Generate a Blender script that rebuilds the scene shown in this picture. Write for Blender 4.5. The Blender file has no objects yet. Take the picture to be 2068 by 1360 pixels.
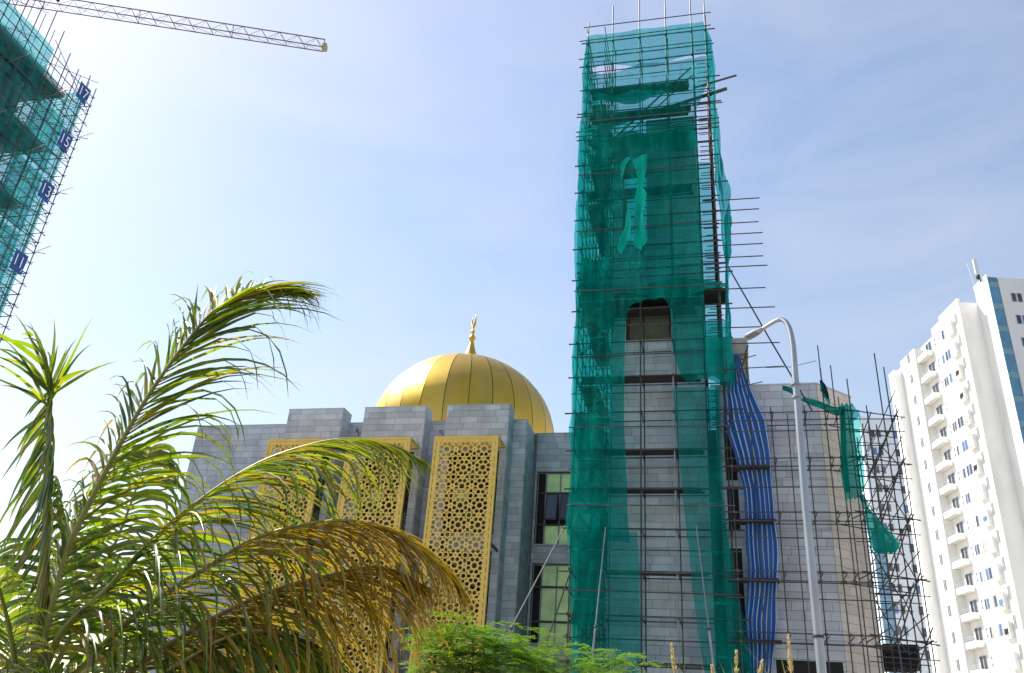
import bpy, bmesh, math, random
import numpy as np
from mathutils import Vector, Matrix, Quaternion, noise
R = math.radians
random.seed(7)
scene = bpy.context.scene
col = scene.collection

# ------------------------------------------------------------------ camera
FPX = 1710.0
ZEN = (1282.0, -2680.0)
PPX, PPY = 1034.0, 680.0
FAC = R(14.5)                       # camera heading against the mosque's facade normal
_up = np.array([ZEN[0]-PPX, -(ZEN[1]-PPY), -FPX]); _up /= np.linalg.norm(_up)
_fw = np.array([0, 0, -1.0]); _fh = _fw-_up*(_fw@_up); _fh /= np.linalg.norm(_fh)
_rt = np.cross(_fh, _up)
CAM = np.array([_rt*math.cos(FAC)-_fh*math.sin(FAC), _rt*math.sin(FAC)+_fh*math.cos(FAC), _up])
EYE = np.array([0, 0, 1.6])
cam_data = bpy.data.cameras.new('camera'); cam = bpy.data.objects.new('camera', cam_data)
col.objects.link(cam); scene.camera = cam
cam_data.sensor_width = 36; cam_data.lens = 36*FPX/2068; cam_data.clip_start = .1; cam_data.clip_end = 5000
_m = Matrix([list(r) for r in CAM]).to_4x4(); _m.translation = Vector(EYE); cam.matrix_world = _m

# ------------------------------------------------------------------ sky, sun, exposure
SUN_AZ, SUN_EL = R(-71), R(48)      # azimuth from +Y towards +X
world = bpy.data.worlds.new('World'); scene.world = world; world.use_nodes = True
wn = world.node_tree.nodes; wl = world.node_tree.links
for n in list(wn): wn.remove(n)
sky = wn.new('ShaderNodeTexSky'); sky.sky_type = 'NISHITA'; sky.sun_disc = False
sky.sun_elevation = SUN_EL; sky.sun_rotation = SUN_AZ
sky.altitude = 0; sky.air_density = 1.6; sky.dust_density = .7; sky.ozone_density = 2.0
bg = wn.new('ShaderNodeBackground'); bg.inputs['Strength'].default_value = .103
out = wn.new('ShaderNodeOutputWorld')
# thin high cloud veil, the same all over the sky
tc = wn.new('ShaderNodeTexCoord'); mp = wn.new('ShaderNodeMapping'); mp.inputs['Scale'].default_value = (1.6, 1.6, 4.2)
nz = wn.new('ShaderNodeTexNoise'); nz.inputs['Scale'].default_value = 1.7; nz.inputs['Detail'].default_value = 9
nz.inputs['Roughness'].default_value = .55; nz.inputs['Distortion'].default_value = 1.1
rp = wn.new('ShaderNodeValToRGB'); rp.color_ramp.elements[0].position = .3; rp.color_ramp.elements[1].position = .85
rp.color_ramp.elements[0].color = (.02, .02, .02, 1); rp.color_ramp.elements[1].color = (.40, .40, .40, 1)
mx = wn.new('ShaderNodeMixRGB'); mx.inputs['Color2'].default_value = (5.2, 5.1, 5.3, 1)
wl.new(tc.outputs['Generated'], mp.inputs['Vector']); wl.new(mp.outputs[0], nz.inputs['Vector'])
wl.new(nz.outputs['Fac'], rp.inputs['Fac']); wl.new(rp.outputs['Color'], mx.inputs['Fac'])
wb = wn.new('ShaderNodeMixRGB'); wb.blend_type = 'MULTIPLY'; wb.inputs['Fac'].default_value = 1; wb.inputs['Color2'].default_value = (1.045, .962, .975, 1)
wl.new(sky.outputs[0], wb.inputs['Color1']); wl.new(wb.outputs[0], mx.inputs['Color1']); wl.new(mx.outputs[0], bg.inputs['Color']); wl.new(bg.outputs[0], out.inputs['Surface'])
sd = bpy.data.lights.new('sun', 'SUN'); sd.energy = 5.0; sd.angle = R(.55); sd.color = (1, .95, .87)
sun = bpy.data.objects.new('sun', sd); col.objects.link(sun)
sdir = Vector((math.cos(SUN_EL)*math.sin(SUN_AZ), math.cos(SUN_EL)*math.cos(SUN_AZ), math.sin(SUN_EL)))
sun.rotation_euler = sdir.to_track_quat('Z', 'Y').to_euler(); sun.location = sdir*200
vs = scene.view_settings; vs.view_transform = 'Standard'; vs.look = 'None'; vs.gamma = 1; vs.use_curve_mapping = False
vs.exposure = 0.85
scene.cycles.transparent_max_bounces = 40; scene.cycles.max_bounces = 8; scene.cycles.use_denoising = True
scene.cycles.sample_clamp_indirect = 6

# ------------------------------------------------------------------ measuring helpers
def ray(x, y):
    p = np.array([x-PPX, -(y-PPY), -FPX]); return CAM@(p/np.linalg.norm(p))
def onY(x, y, Y): r = ray(x, y); return Vector(EYE+r*(Y/r[1]))
def onX(x, y, X): r = ray(x, y); return Vector(EYE+r*(X/r[0]))
def onZ(x, y, Z): r = ray(x, y); return Vector(EYE+r*((Z-1.6)/r[2]))
def at(x, y, D): return Vector(EYE+ray(x, y)*D)
def proj(p):
    q = CAM.T@(np.array(p)-EYE)
    if q[2] > -.1: return None
    return PPX+FPX*q[0]/-q[2], PPY-FPX*q[1]/-q[2], -q[2]
def inframe(p):
    r = proj(p); return r is not None and -30 < r[0] < 2098 and -30 < r[1] < 1390
def lerp(a, b, t): return a+(b-a)*t
def table(pts):
    pts = sorted(pts)
    def f(x):
        if x <= pts[0][0]: return pts[0][1]
        for (a, u), (b, v) in zip(pts, pts[1:]):
            if x <= b: return lerp(u, v, (x-a)/(b-a))
        return pts[-1][1]
    return f

# ------------------------------------------------------------------ materials
def mat(name, color, rough=.7, metal=0, vary=.12, nscale=3.0, bump=0, bscale=30, spec=.5, island=0, dirt=None, coat=0):
    m = bpy.data.materials.new(name); m.use_nodes = True
    N = m.node_tree.nodes; L = m.node_tree.links; b = N['Principled BSDF']
    b.inputs['Roughness'].default_value = rough; b.inputs['Metallic'].default_value = metal
    b.inputs['Specular IOR Level'].default_value = spec; b.inputs['Coat Weight'].default_value = coat
    co = N.new('ShaderNodeNewGeometry')
    n = N.new('ShaderNodeTexNoise'); n.inputs['Scale'].default_value = nscale; n.inputs['Detail'].default_value = 5
    L.new(co.outputs['Position'], n.inputs['Vector'])
    hv = N.new('ShaderNodeHueSaturation'); hv.inputs['Color'].default_value = (*color, 1)
    mr = N.new('ShaderNodeMapRange'); mr.inputs['From Min'].default_value = .3; mr.inputs['From Max'].default_value = .7
    mr.inputs['To Min'].default_value = 1-vary; mr.inputs['To Max'].default_value = 1+vary
    L.new(n.outputs['Fac'], mr.inputs['Value'])
    val = mr.outputs[0]
    if island:
        oi = N.new('ShaderNodeObjectInfo'); ad = N.new('ShaderNodeMath'); fr = N.new('ShaderNodeMath'); fr.operation = 'FRACT'
        L.new(oi.outputs['Random'], ad.inputs[0]); L.new(co.outputs['Random Per Island'], ad.inputs[1]); L.new(ad.outputs[0], fr.inputs[0])
        m2 = N.new('ShaderNodeMapRange'); m2.inputs['To Min'].default_value = 1-island; m2.inputs['To Max'].default_value = 1+island
        L.new(fr.outputs[0], m2.inputs['Value'])
        mu = N.new('ShaderNodeMath'); mu.operation = 'MULTIPLY'; L.new(val, mu.inputs[0]); L.new(m2.outputs[0], mu.inputs[1]); val = mu.outputs[0]
    L.new(val, hv.inputs['Value'])
    last = hv.outputs['Color']
    if dirt:
        dn = N.new('ShaderNodeTexNoise'); dn.inputs['Scale'].default_value = dirt[1]; dn.inputs['Detail'].default_value = 7
        mpn = N.new('ShaderNodeMapping'); mpn.inputs['Scale'].default_value = (1, 1, .22)
        L.new(co.outputs['Position'], mpn.inputs['Vector']); L.new(mpn.outputs[0], dn.inputs['Vector'])
        dr = N.new('ShaderNodeMapRange'); dr.inputs['From Min'].default_value = .5; dr.inputs['From Max'].default_value = .75
        dr.inputs['To Max'].default_value = dirt[2]
        L.new(dn.outputs['Fac'], dr.inputs['Value'])
        mm = N.new('ShaderNodeMixRGB'); mm.inputs['Color2'].default_value = (*dirt[0], 1)
        L.new(dr.outputs[0], mm.inputs['Fac']); L.new(last, mm.inputs['Color1']); last = mm.outputs[0]
    L.new(last, b.inputs['Base Color'])
    if bump:
        bn = N.new('ShaderNodeTexNoise'); bn.inputs['Scale'].default_value = bscale; bn.inputs['Detail'].default_value = 4
        L.new(co.outputs['Position'], bn.inputs['Vector'])
        bp = N.new('ShaderNodeBump'); bp.inputs['Strength'].default_value = bump; bp.inputs['Distance'].default_value = .02
        L.new(bn.outputs['Fac'], bp.inputs['Height']); L.new(bp.outputs[0], b.inputs['Normal'])
    return m

def net_mat(name, color, through, tint, streak=2.2):
    """woven debris mesh: holes let tinted light through, threads scatter it to both sides"""
    m = bpy.data.materials.new(name); m.use_nodes = True
    N = m.node_tree.nodes; L = m.node_tree.links
    for n in list(N): N.remove(n)
    o = N.new('ShaderNodeOutputMaterial')
    df = N.new('ShaderNodeBsdfDiffuse'); tr = N.new('ShaderNodeBsdfTranslucent'); tp = N.new('ShaderNodeBsdfTransparent')
    geo = N.new('ShaderNodeNewGeometry'); mpn = N.new('ShaderNodeMapping'); mpn.inputs['Scale'].default_value = (streak, streak, .35)
    ns = N.new('ShaderNodeTexNoise'); ns.inputs['Scale'].default_value = 1.2; ns.inputs['Detail'].default_value = 6
    L.new(geo.outputs['Position'], mpn.inputs['Vector']); L.new(mpn.outputs[0], ns.inputs['Vector'])
    hv = N.new('ShaderNodeHueSaturation')
    big = N.new('ShaderNodeTexNoise'); big.inputs['Scale'].default_value = .55; big.inputs['Detail'].default_value = 5; L.new(geo.outputs['Position'], big.inputs['Vector'])
    fad = N.new('ShaderNodeMapRange'); fad.inputs['From Min'].default_value = .45; fad.inputs['From Max'].default_value = .75; fad.inputs['To Max'].default_value = .35; L.new(big.outputs['Fac'], fad.inputs['Value'])
    fc = N.new('ShaderNodeMixRGB'); fc.inputs['Color1'].default_value = (*color, 1); fc.inputs['Color2'].default_value = (color[0]+.06, color[1]*.8+.05, color[2]*.85+.05, 1)
    L.new(fad.outputs[0], fc.inputs['Fac']); L.new(fc.outputs[0], hv.inputs['Color'])
    mr = N.new('ShaderNodeMapRange'); mr.inputs['From Min'].default_value = .3; mr.inputs['From Max'].default_value = .7
    mr.inputs['To Min'].default_value = .65; mr.inputs['To Max'].default_value = 1.35
    L.new(ns.outputs['Fac'], mr.inputs['Value']); L.new(mr.outputs[0], hv.inputs['Value'])
    L.new(hv.outputs[0], df.inputs['Color']); L.new(hv.outputs[0], tr.inputs['Color'])
    m1 = N.new('ShaderNodeMixShader'); m1.inputs[0].default_value = .5; L.new(df.outputs[0], m1.inputs[1]); L.new(tr.outputs[0], m1.inputs[2])
    tp.inputs['Color'].default_value = (*tint, 1)
    m2 = N.new('ShaderNodeMixShader')
    # grazing views close the weave
    fac = N.new('ShaderNodeMapRange'); fac.inputs['From Min'].default_value = .3; fac.inputs['From Max'].default_value = .7
    fac.inputs['To Min'].default_value = 1-through-.05; fac.inputs['To Max'].default_value = 1-through+.05
    L.new(ns.outputs['Fac'], fac.inputs['Value'])
    sp = N.new('ShaderNodeSeparateXYZ'); L.new(geo.outputs['Position'], sp.inputs[0])
    dv = N.new('ShaderNodeMath'); dv.operation = 'DIVIDE'; dv.inputs[1].default_value = 1.83; L.new(sp.outputs['Z'], dv.inputs[0])
    fr = N.new('ShaderNodeMath'); fr.operation = 'FRACT'; L.new(dv.outputs[0], fr.inputs[0])
    lt = N.new('ShaderNodeMath'); lt.operation = 'LESS_THAN'; lt.inputs[1].default_value = .035; L.new(fr.outputs[0], lt.inputs[0])
    sm = N.new('ShaderNodeMath'); sm.operation = 'MULTIPLY'; sm.inputs[1].default_value = .3; L.new(lt.outputs[0], sm.inputs[0])      # sewn selvedge seams
    ad = N.new('ShaderNodeMath'); ad.use_clamp = True; L.new(fac.outputs[0], ad.inputs[0]); L.new(sm.outputs[0], ad.inputs[1])
    L.new(ad.outputs[0], m2.inputs[0]); L.new(tp.outputs[0], m2.inputs[1]); L.new(m1.outputs[0], m2.inputs[2])
    L.new(m2.outputs[0], o.inputs['Surface'])
    return m

def leaf_mat(name, c1, c2, tip=None, trans=.35, rough=.38):
    m = bpy.data.materials.new(name); m.use_nodes = True
    N = m.node_tree.nodes; L = m.node_tree.links; b = N['Principled BSDF']; o = N['Material Output']
    geo = N.new('ShaderNodeNewGeometry'); oi = N.new('ShaderNodeObjectInfo')
    ad = N.new('ShaderNodeMath'); fr = N.new('ShaderNodeMath'); fr.operation = 'FRACT'
    L.new(oi.outputs['Random'], ad.inputs[0]); L.new(geo.outputs['Random Per Island'], ad.inputs[1]); L.new(ad.outputs[0], fr.inputs[0])
    mc = N.new('ShaderNodeMixRGB'); mc.inputs['Color1'].default_value = (*c1, 1); mc.inputs['Color2'].default_value = (*c2, 1)
    L.new(fr.outputs[0], mc.inputs['Fac'])
    ns = N.new('ShaderNodeTexNoise'); ns.inputs['Scale'].default_value = 9; ns.inputs['Detail'].default_value = 4
    L.new(geo.outputs['Position'], ns.inputs['Vector'])
    mr = N.new('ShaderNodeMapRange'); mr.inputs['From Min'].default_value = .45; mr.inputs['From Max'].default_value = .7
    mr.inputs['To Max'].default_value = .8 if tip else 0
    L.new(ns.outputs['Fac'], mr.inputs['Value'])
    mt = N.new('ShaderNodeMixRGB'); mt.inputs['Color2'].default_value = (*(tip or c1), 1)
    L.new(mr.outputs[0], mt.inputs['Fac']); L.new(mc.outputs[0], mt.inputs['Color1'])
    L.new(mt.outputs[0], b.inputs['Base Color']); b.inputs['Roughness'].default_value = rough; b.inputs['Specular IOR Level'].default_value = .5
    tr = N.new('ShaderNodeBsdfTranslucent'); hs = N.new('ShaderNodeHueSaturation'); hs.inputs['Saturation'].default_value = 1.15; hs.inputs['Value'].default_value = 1.8
    L.new(mt.outputs[0], hs.inputs['Color']); L.new(hs.outputs[0], tr.inputs['Color'])
    ms = N.new('ShaderNodeMixShader'); ms.inputs[0].default_value = trans
    L.new(b.outputs[0], ms.inputs[1]); L.new(tr.outputs[0], ms.inputs[2]); L.new(ms.outputs[0], o.inputs['Surface'])
    return m

M = {}
M['stone'] = mat('grey_stone', (.44, .485, .55), .75, vary=.08, nscale=1.5, island=.16, bump=.15, bscale=18, dirt=((.22, .24, .27), .9, .55))
M['stone_bounce'] = mat('bounce_tinted_stone', (.64, .585, .52), .75, vary=.06, nscale=1.5, island=.10, bump=.15, bscale=18)  # warm bounce light off the white tower, put into the stone colour
M['grout'] = mat('grout', (.10, .105, .12), .9)
M['concrete'] = mat('concrete', (.36, .36, .35), .9, vary=.2, nscale=1.2, bump=.3, dirt=((.14, .13, .12), .8, .6))
M['soffit'] = mat('niche_plaster', (.36, .32, .25), .9, vary=.2, nscale=1.3, bump=.2, dirt=((.1, .09, .08), 1.1, .7))
M['gold'] = mat('gold_panel', (.60, .39, .06), .42, 1, vary=.07, nscale=.7, island=.09, bump=.06, bscale=2.2, dirt=((.45, .36, .16), .5, .45))
M['gold_seam'] = mat('gold_seam', (.32, .21, .04), .5, .8)
M['brass'] = mat('gold_paint', (.74, .50, .11), .45, .2, vary=.10, nscale=2.0, bump=.05)
M['dark_frame'] = mat('dark_frame', (.02, .022, .026), .4, spec=.4)
M['dark'] = mat('dark_interior', (.012, .012, .014), .9)
M['green_glass'] = mat('green_glass', (.56, .80, .32), .08, vary=.25, nscale=1.4, spec=.6, island=.12)
M['grey_frame'] = mat('grey_window_frame', (.18, .19, .21), .4, .5)
M['tube'] = mat('steel_tube', (.06, .06, .066), .5, .45, vary=.3, nscale=1.5, island=.45, dirt=((.11, .085, .07), 1.3, .35))
M['tube_light'] = mat('galvanised_tube', (.26, .27, .29), .5, .5, vary=.15, island=.2)
M['plank'] = mat('timber_plank', (.035, .03, .024), .85, vary=.3, nscale=4, island=.4)
M['timber'] = mat('yellow_timber', (.36, .27, .10), .8, vary=.3, nscale=5, island=.3)
M['net'] = net_mat('green_net', (.005, .30, .255), .56, (.26, .76, .75))
M['net_dense'] = net_mat('green_net_dense', (.005, .32, .27), .2, (.25, .7, .66))
M['net_slate'] = net_mat('hazed_net', (.04, .31, .31), .46, (.5, .8, .84), 1.2)  # haze put into the net colour: paler, greyer teal
M['net_sunlit'] = net_mat('green_net_sunlit', (.012, .55, .45), .10, (.3, .8, .75))  # same green net, colour brightened to carry the sunlight on torn pieces
M['net_thin'] = net_mat('green_net_thin', (.006, .27, .23), .60, (.46, .84, .86))
M['lamp_metal'] = mat('galvanised_pole', (.30, .33, .37), .38, .6, vary=.08, nscale=2, bump=.05)
M['white'] = mat('white_render', (.86, .86, .84), .8, vary=.03, nscale=.5, dirt=((.55, .55, .53), .6, .45))
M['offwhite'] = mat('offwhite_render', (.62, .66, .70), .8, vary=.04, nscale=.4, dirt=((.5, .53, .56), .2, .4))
M['soft_grey'] = mat('pale_grey_render', (.60, .66, .74), .8, vary=.04, nscale=.3)
M['blue_glass'] = mat('blue_glass', (.07, .21, .36), .2, vary=.2, nscale=.6, spec=.8)
M['blue_band'] = mat('blue_spandrel', (.16, .30, .38), .3, vary=.1)
M['win_glass'] = mat('window_glass', (.03, .04, .055), .08, vary=.2, spec=.7, island=.5)
M['win_blue'] = mat('blue_window_glass', (.05, .12, .30), .1, spec=.7, island=.3)
M['alu'] = mat('aluminium', (.55, .55, .56), .4, .6)
M['yellow'] = mat('crane_yellow', (.16, .12, .045), .55, .2, vary=.2, nscale=.4)
M['crane_box'] = mat('crane_block_yellow', (.34, .30, .12), .5)
M['banner'] = mat('blue_banner', (.015, .07, .28), .6, vary=.08)
M['white_print'] = mat('white_print', (.8, .85, .88), .6)
M['bark'] = mat('palm_bark', (.12, .10, .075), .9, vary=.3, nscale=12, bump=.5)
M['rachis'] = mat('palm_rachis', (.23, .22, .055), .5, vary=.25, nscale=7)
M['rachis_brown'] = mat('dry_rachis', (.24, .15, .06), .55, vary=.25, nscale=7)
M['leaf'] = leaf_mat('palm_leaf', (.11, .19, .02), (.20, .26, .028), (.30, .27, .05), .5)
M['leaf_dark'] = leaf_mat('palm_leaf_dark', (.04, .085, .022), (.10, .16, .025), (.2, .18, .04), .34, .3)
M['leaf_dry'] = leaf_mat('palm_leaf_dry', (.27, .165, .025), (.38, .26, .045), (.14, .13, .025), .42, .42)
M['shrub_leaf'] = leaf_mat('shrub_leaf', (.085, .19, .012), (.15, .26, .018), (.05, .10, .012), .45, .5)
M['grass_head'] = leaf_mat('grass_seed', (.42, .34, .16), (.52, .44, .22), None, .3, .7)
M['grass_leaf'] = leaf_mat('grass_blade', (.12, .17, .04), (.30, .27, .10), None, .3, .5)
M['sand'] = mat('sandy_ground', (.36, .32, .26), .95, vary=.2, nscale=.6, bump=.4, bscale=6)
M['asphalt'] = mat('asphalt', (.055, .055, .058), .9, vary=.15, nscale=2, bump=.3)
M['kerb'] = mat('kerb_concrete', (.34, .34, .33), .9, vary=.1)
M['cable'] = mat('black_cable', (.02, .02, .022), .6)
M['cloth'] = mat('blue_cloth', (.02, .045, .12), .9, vary=.2, nscale=6)

def tarp_mat():
    m = bpy.data.materials.new('striped_tarp'); m.use_nodes = True
    N = m.node_tree.nodes; L = m.node_tree.links; b = N['Principled BSDF']; b.inputs['Roughness'].default_value = .45
    uv = N.new('ShaderNodeUVMap'); uv.uv_map = 'UVMap'; sp = N.new('ShaderNodeSeparateXYZ'); L.new(uv.outputs[0], sp.inputs[0])
    mu = N.new('ShaderNodeMath'); mu.operation = 'MULTIPLY'; mu.inputs[1].default_value = 7.0; L.new(sp.outputs['X'], mu.inputs[0])
    fr = N.new('ShaderNodeMath'); fr.operation = 'FRACT'; L.new(mu.outputs[0], fr.inputs[0])
    rp = N.new('ShaderNodeValToRGB'); e = rp.color_ramp.elements; rp.color_ramp.interpolation = 'CONSTANT'
    e[0].position = 0; e[0].color = (.010, .115, .44, 1); e[1].position = .70; e[1].color = (.55, .66, .80, 1)
    x = e.new(.90); x.color = (.010, .115, .44, 1)
    L.new(fr.outputs[0], rp.inputs['Fac'])
    n = N.new('ShaderNodeTexNoise'); n.inputs['Scale'].default_value = 2; hv = N.new('ShaderNodeHueSaturation')
    mr = N.new('ShaderNodeMapRange'); mr.inputs['To Min'].default_value = .75; mr.inputs['To Max'].default_value = 1.2
    L.new(n.outputs['Fac'], mr.inputs['Value']); L.new(mr.outputs[0], hv.inputs['Value']); L.new(rp.outputs[0], hv.inputs['Color'])
    L.new(hv.outputs[0], b.inputs['Base Color'])
    tr = N.new('ShaderNodeBsdfTranslucent'); L.new(hv.outputs[0], tr.inputs['Color']); ms = N.new('ShaderNodeMixShader'); ms.inputs[0].default_value = .3
    L.new(b.outputs[0], ms.inputs[1]); L.new(tr.outputs[0], ms.inputs[2]); L.new(ms.outputs[0], N['Material Output'].inputs['Surface'])
    return m
M['tarp'] = tarp_mat()

def cat(pts, n):
    """smooth curve through points"""
    P = [pts[0]*2-pts[1]]+pts+[pts[-1]*2-pts[-2]]; out_ = []
    segs = len(pts)-1
    for k in range(n+1):
        t = k/n*segs; i = min(int(t), segs-1); f = t-i; p0, p1, p2, p3 = P[i:i+4]
        out_.append(.5*((2*p1)+(p2-p0)*f+(2*p0-5*p1+4*p2-p3)*f*f+(3*p1-p0-3*p2+p3)*f**3))
    return out_
# ------------------------------------------------------------------ object helpers
def tag(o, label=None, cat=None, group=None, kind=None):
    if label: o['label'] = label
    if cat: o['category'] = cat
    if group: o['group'] = group
    if kind: o['kind'] = kind
    return o
def thing(name, label, cat, loc=(0, 0, 0), group=None):
    o = bpy.data.objects.new(name, None); col.objects.link(o); o.location = loc; o.empty_display_size = .3
    return tag(o, label, cat, group)
def attach(o, parent):
    o.parent = parent
    if parent is None: return
    o.matrix_parent_inverse = Matrix.Translation(-Vector(parent.location)) if parent.type == 'EMPTY' else parent.matrix_basis.inverted()
def link(name, mesh, m, parent=None, kind=None):
    o = bpy.data.objects.new(name, mesh); col.objects.link(o)
    if m is not None and not mesh.materials: mesh.materials.append(m)
    if parent is not None: attach(o, parent)
    if kind: o['kind'] = kind
    return o

class MB:
    def __init__(s): s.v = []; s.f = []; s.uv = None
    def add(s, vs, fs):
        k = len(s.v); s.v += [tuple(x) for x in vs]; s.f += [tuple(i+k for i in f) for f in fs]; return s
    def box(s, a, b):
        x0, y0, z0 = a; x1, y1, z1 = b
        return s.add([(x0, y0, z0), (x1, y0, z0), (x1, y1, z0), (x0, y1, z0), (x0, y0, z1), (x1, y0, z1), (x1, y1, z1), (x0, y1, z1)],
                     [(3, 2, 1, 0), (4, 5, 6, 7), (0, 1, 5, 4), (1, 2, 6, 5), (2, 3, 7, 6), (3, 0, 4, 7)])
    def obox(s, c, U, V, W):
        """oriented box: centre and three half axes"""
        c, U, V, W = map(Vector, (c, U, V, W))
        return s.add([c-U-V-W, c+U-V-W, c+U+V-W, c-U+V-W, c-U-V+W, c+U-V+W, c+U+V+W, c-U+V+W],
                     [(3, 2, 1, 0), (4, 5, 6, 7), (0, 1, 5, 4), (1, 2, 6, 5), (2, 3, 7, 6), (3, 0, 4, 7)])
    def tube(s, p, q, r, n=6, r2=None):
        p, q = Vector(p), Vector(q); d = (q-p)
        if d.length < 1e-6: return s
        d.normalize(); a = d.orthogonal().normalized(); b = d.cross(a); r2 = r if r2 is None else r2
        vs = [p+(a*math.cos(2*math.pi*i/n)+b*math.sin(2*math.pi*i/n))*r for i in range(n)]
        vs += [q+(a*math.cos(2*math.pi*i/n)+b*math.sin(2*math.pi*i/n))*r2 for i in range(n)]
        return s.add(vs, [(i, (i+1) % n, n+(i+1) % n, n+i) for i in range(n)]+[tuple(range(n))[::-1], tuple(range(n, 2*n))])
    def path(s, pts, rad, n=8):
        pts = [Vector(p) for p in pts]; k = len(pts); rings = []
        ref = None
        for i, p in enumerate(pts):
            d = (pts[min(i+1, k-1)]-pts[max(i-1, 0)]).normalized()
            if ref is None: ref = d.orthogonal().normalized()
            ref = (ref-d*ref.dot(d)).normalized(); b = d.cross(ref)
            r = rad[i] if isinstance(rad, (list, tuple)) else rad
            rings += [p+(ref*math.cos(2*math.pi*j/n)+b*math.sin(2*math.pi*j/n))*r for j in range(n)]
        fs = [(i*n+j, i*n+(j+1) % n, (i+1)*n+(j+1) % n, (i+1)*n+j) for i in range(k-1) for j in range(n)]
        fs += [tuple(range(n))[::-1], tuple(range((k-1)*n, k*n))]
        return s.add(rings, fs)
    def lathe(s, c, prof, n=24, a0=0, a1=2*math.pi):
        c = Vector(c); full = abs(a1-a0-2*math.pi) < 1e-6; m = n if full else n+1
        vs = [c+Vector((r*math.cos(a0+(a1-a0)*j/n), r*math.sin(a0+(a1-a0)*j/n), z)) for r, z in prof for j in range(m)]
        fs = [(i*m+j, i*m+(j+1) % m, (i+1)*m+(j+1) % m, (i+1)*m+j) for i in range(len(prof)-1) for j in range(n)]
        return s.add(vs, fs)
    def prism(s, poly, z0, z1):
        n = len(poly)
        vs = [(x, y, z0) for x, y in poly]+[(x, y, z1) for x, y in poly]
        return s.add(vs, [(i, (i+1) % n, n+(i+1) % n, n+i) for i in range(n)]+[tuple(range(n))[::-1], tuple(range(n, 2*n))])
    def grid(s, P, nu, nv):
        vs = [P(i/nu, j/nv) for j in range(nv+1) for i in range(nu+1)]
        return s.add(vs, [(j*(nu+1)+i, j*(nu+1)+i+1, (j+1)*(nu+1)+i+1, (j+1)*(nu+1)+i) for j in range(nv) for i in range(nu)])
    def mesh(s, name, smooth=False):
        me = bpy.data.meshes.new(name); me.from_pydata(s.v, [], s.f); me.update()
        if smooth: me.polygons.foreach_set('use_smooth', [True]*len(me.polygons))
        return me
    def build(s, name, m, parent=None, smooth=False, kind=None):
        return link(name, s.mesh(name, smooth), m, parent, kind)

_unit = {}
def unit_mesh(kind, m):
    key = (kind, m.name)
    if key not in _unit:
        if kind == 'box': me = MB().box((-.5, -.5, -.5), (.5, .5, .5)).mesh('unit_box_'+m.name)
        else: me = MB().tube((0, 0, 0), (0, 0, 1), 1, 8).mesh('unit_tube_'+m.name); me.polygons.foreach_set('use_smooth', [len(p.vertices) == 4 for p in me.polygons])
        me.materials.append(m); _unit[key] = me
    return _unit[key]
def ubox(name, a, b, m, parent, kind=None):
    """axis aligned box object sharing one mesh per material"""
    a, b = Vector(a), Vector(b); o = bpy.data.objects.new(name, unit_mesh('box', m)); col.objects.link(o)
    attach(o, parent); o.location = (a+b)/2; o.scale = b-a; return o
def oriented(name, c, U, V, W, m, parent):
    """box object from centre and three full axes"""
    o = bpy.data.objects.new(name, unit_mesh('box', m)); col.objects.link(o)
    attach(o, parent)
    mt = Matrix((Vector(U), Vector(V), Vector(W))).transposed().to_4x4(); mt.translation = Vector(c)
    o.matrix_basis = mt; return o
def utube(name, p, q, r, m, parent):
    p, q = Vector(p), Vector(q); d = q-p
    o = bpy.data.objects.new(name, unit_mesh('tube', m)); col.objects.link(o); attach(o, parent)
    o.rotation_mode = 'QUATERNION'; o.rotation_quaternion = d.to_track_quat('Z', 'Y'); o.location = p; o.scale = (r, r, d.length)
    return o

class Tubes:
    """scaffold members: the ones that show largest become parts, the rest one joined part"""
    def __init__(s, parent, limit=300, k=1.0): s.p = parent; s.items = []; s.limit = limit; s.cpl = MB(); s.k = k
    def add(s, name, p, q, r=.024, m='tube', couplers=False):
        s.items.append((name, Vector(p), Vector(q), r*s.k, m))
    def couple(s, p, k=.05):
        s.cpl.obox(p, (k, 0, 0), (0, k*.8, 0), (0, 0, k*.9))
    def size(s, it):
        _, p, q, r, _m = it; tot = 0
        for i in range(8):
            a, b = p.lerp(q, i/8), p.lerp(q, (i+1)/8)
            if inframe(a) and inframe(b):
                u, v = proj(a), proj(b); tot += math.hypot(u[0]-v[0], u[1]-v[1])*r/u[2]
        return tot
    def flush(s, restname='distant_tubes'):
        its = sorted(s.items, key=s.size, reverse=True)
        for n, p, q, r, m in its[:s.limit]: utube(n, p, q, r, M[m], s.p)
        if its[s.limit:]:
            mb = MB()
            for n, p, q, r, m in its[s.limit:]: mb.tube(p, q, r, 6)
            mb.build(restname, M['tube'], s.p, kind='stuff')
        if s.cpl.v: s.cpl.build('couplers', M['tube'], s.p, kind='stuff')

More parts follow.
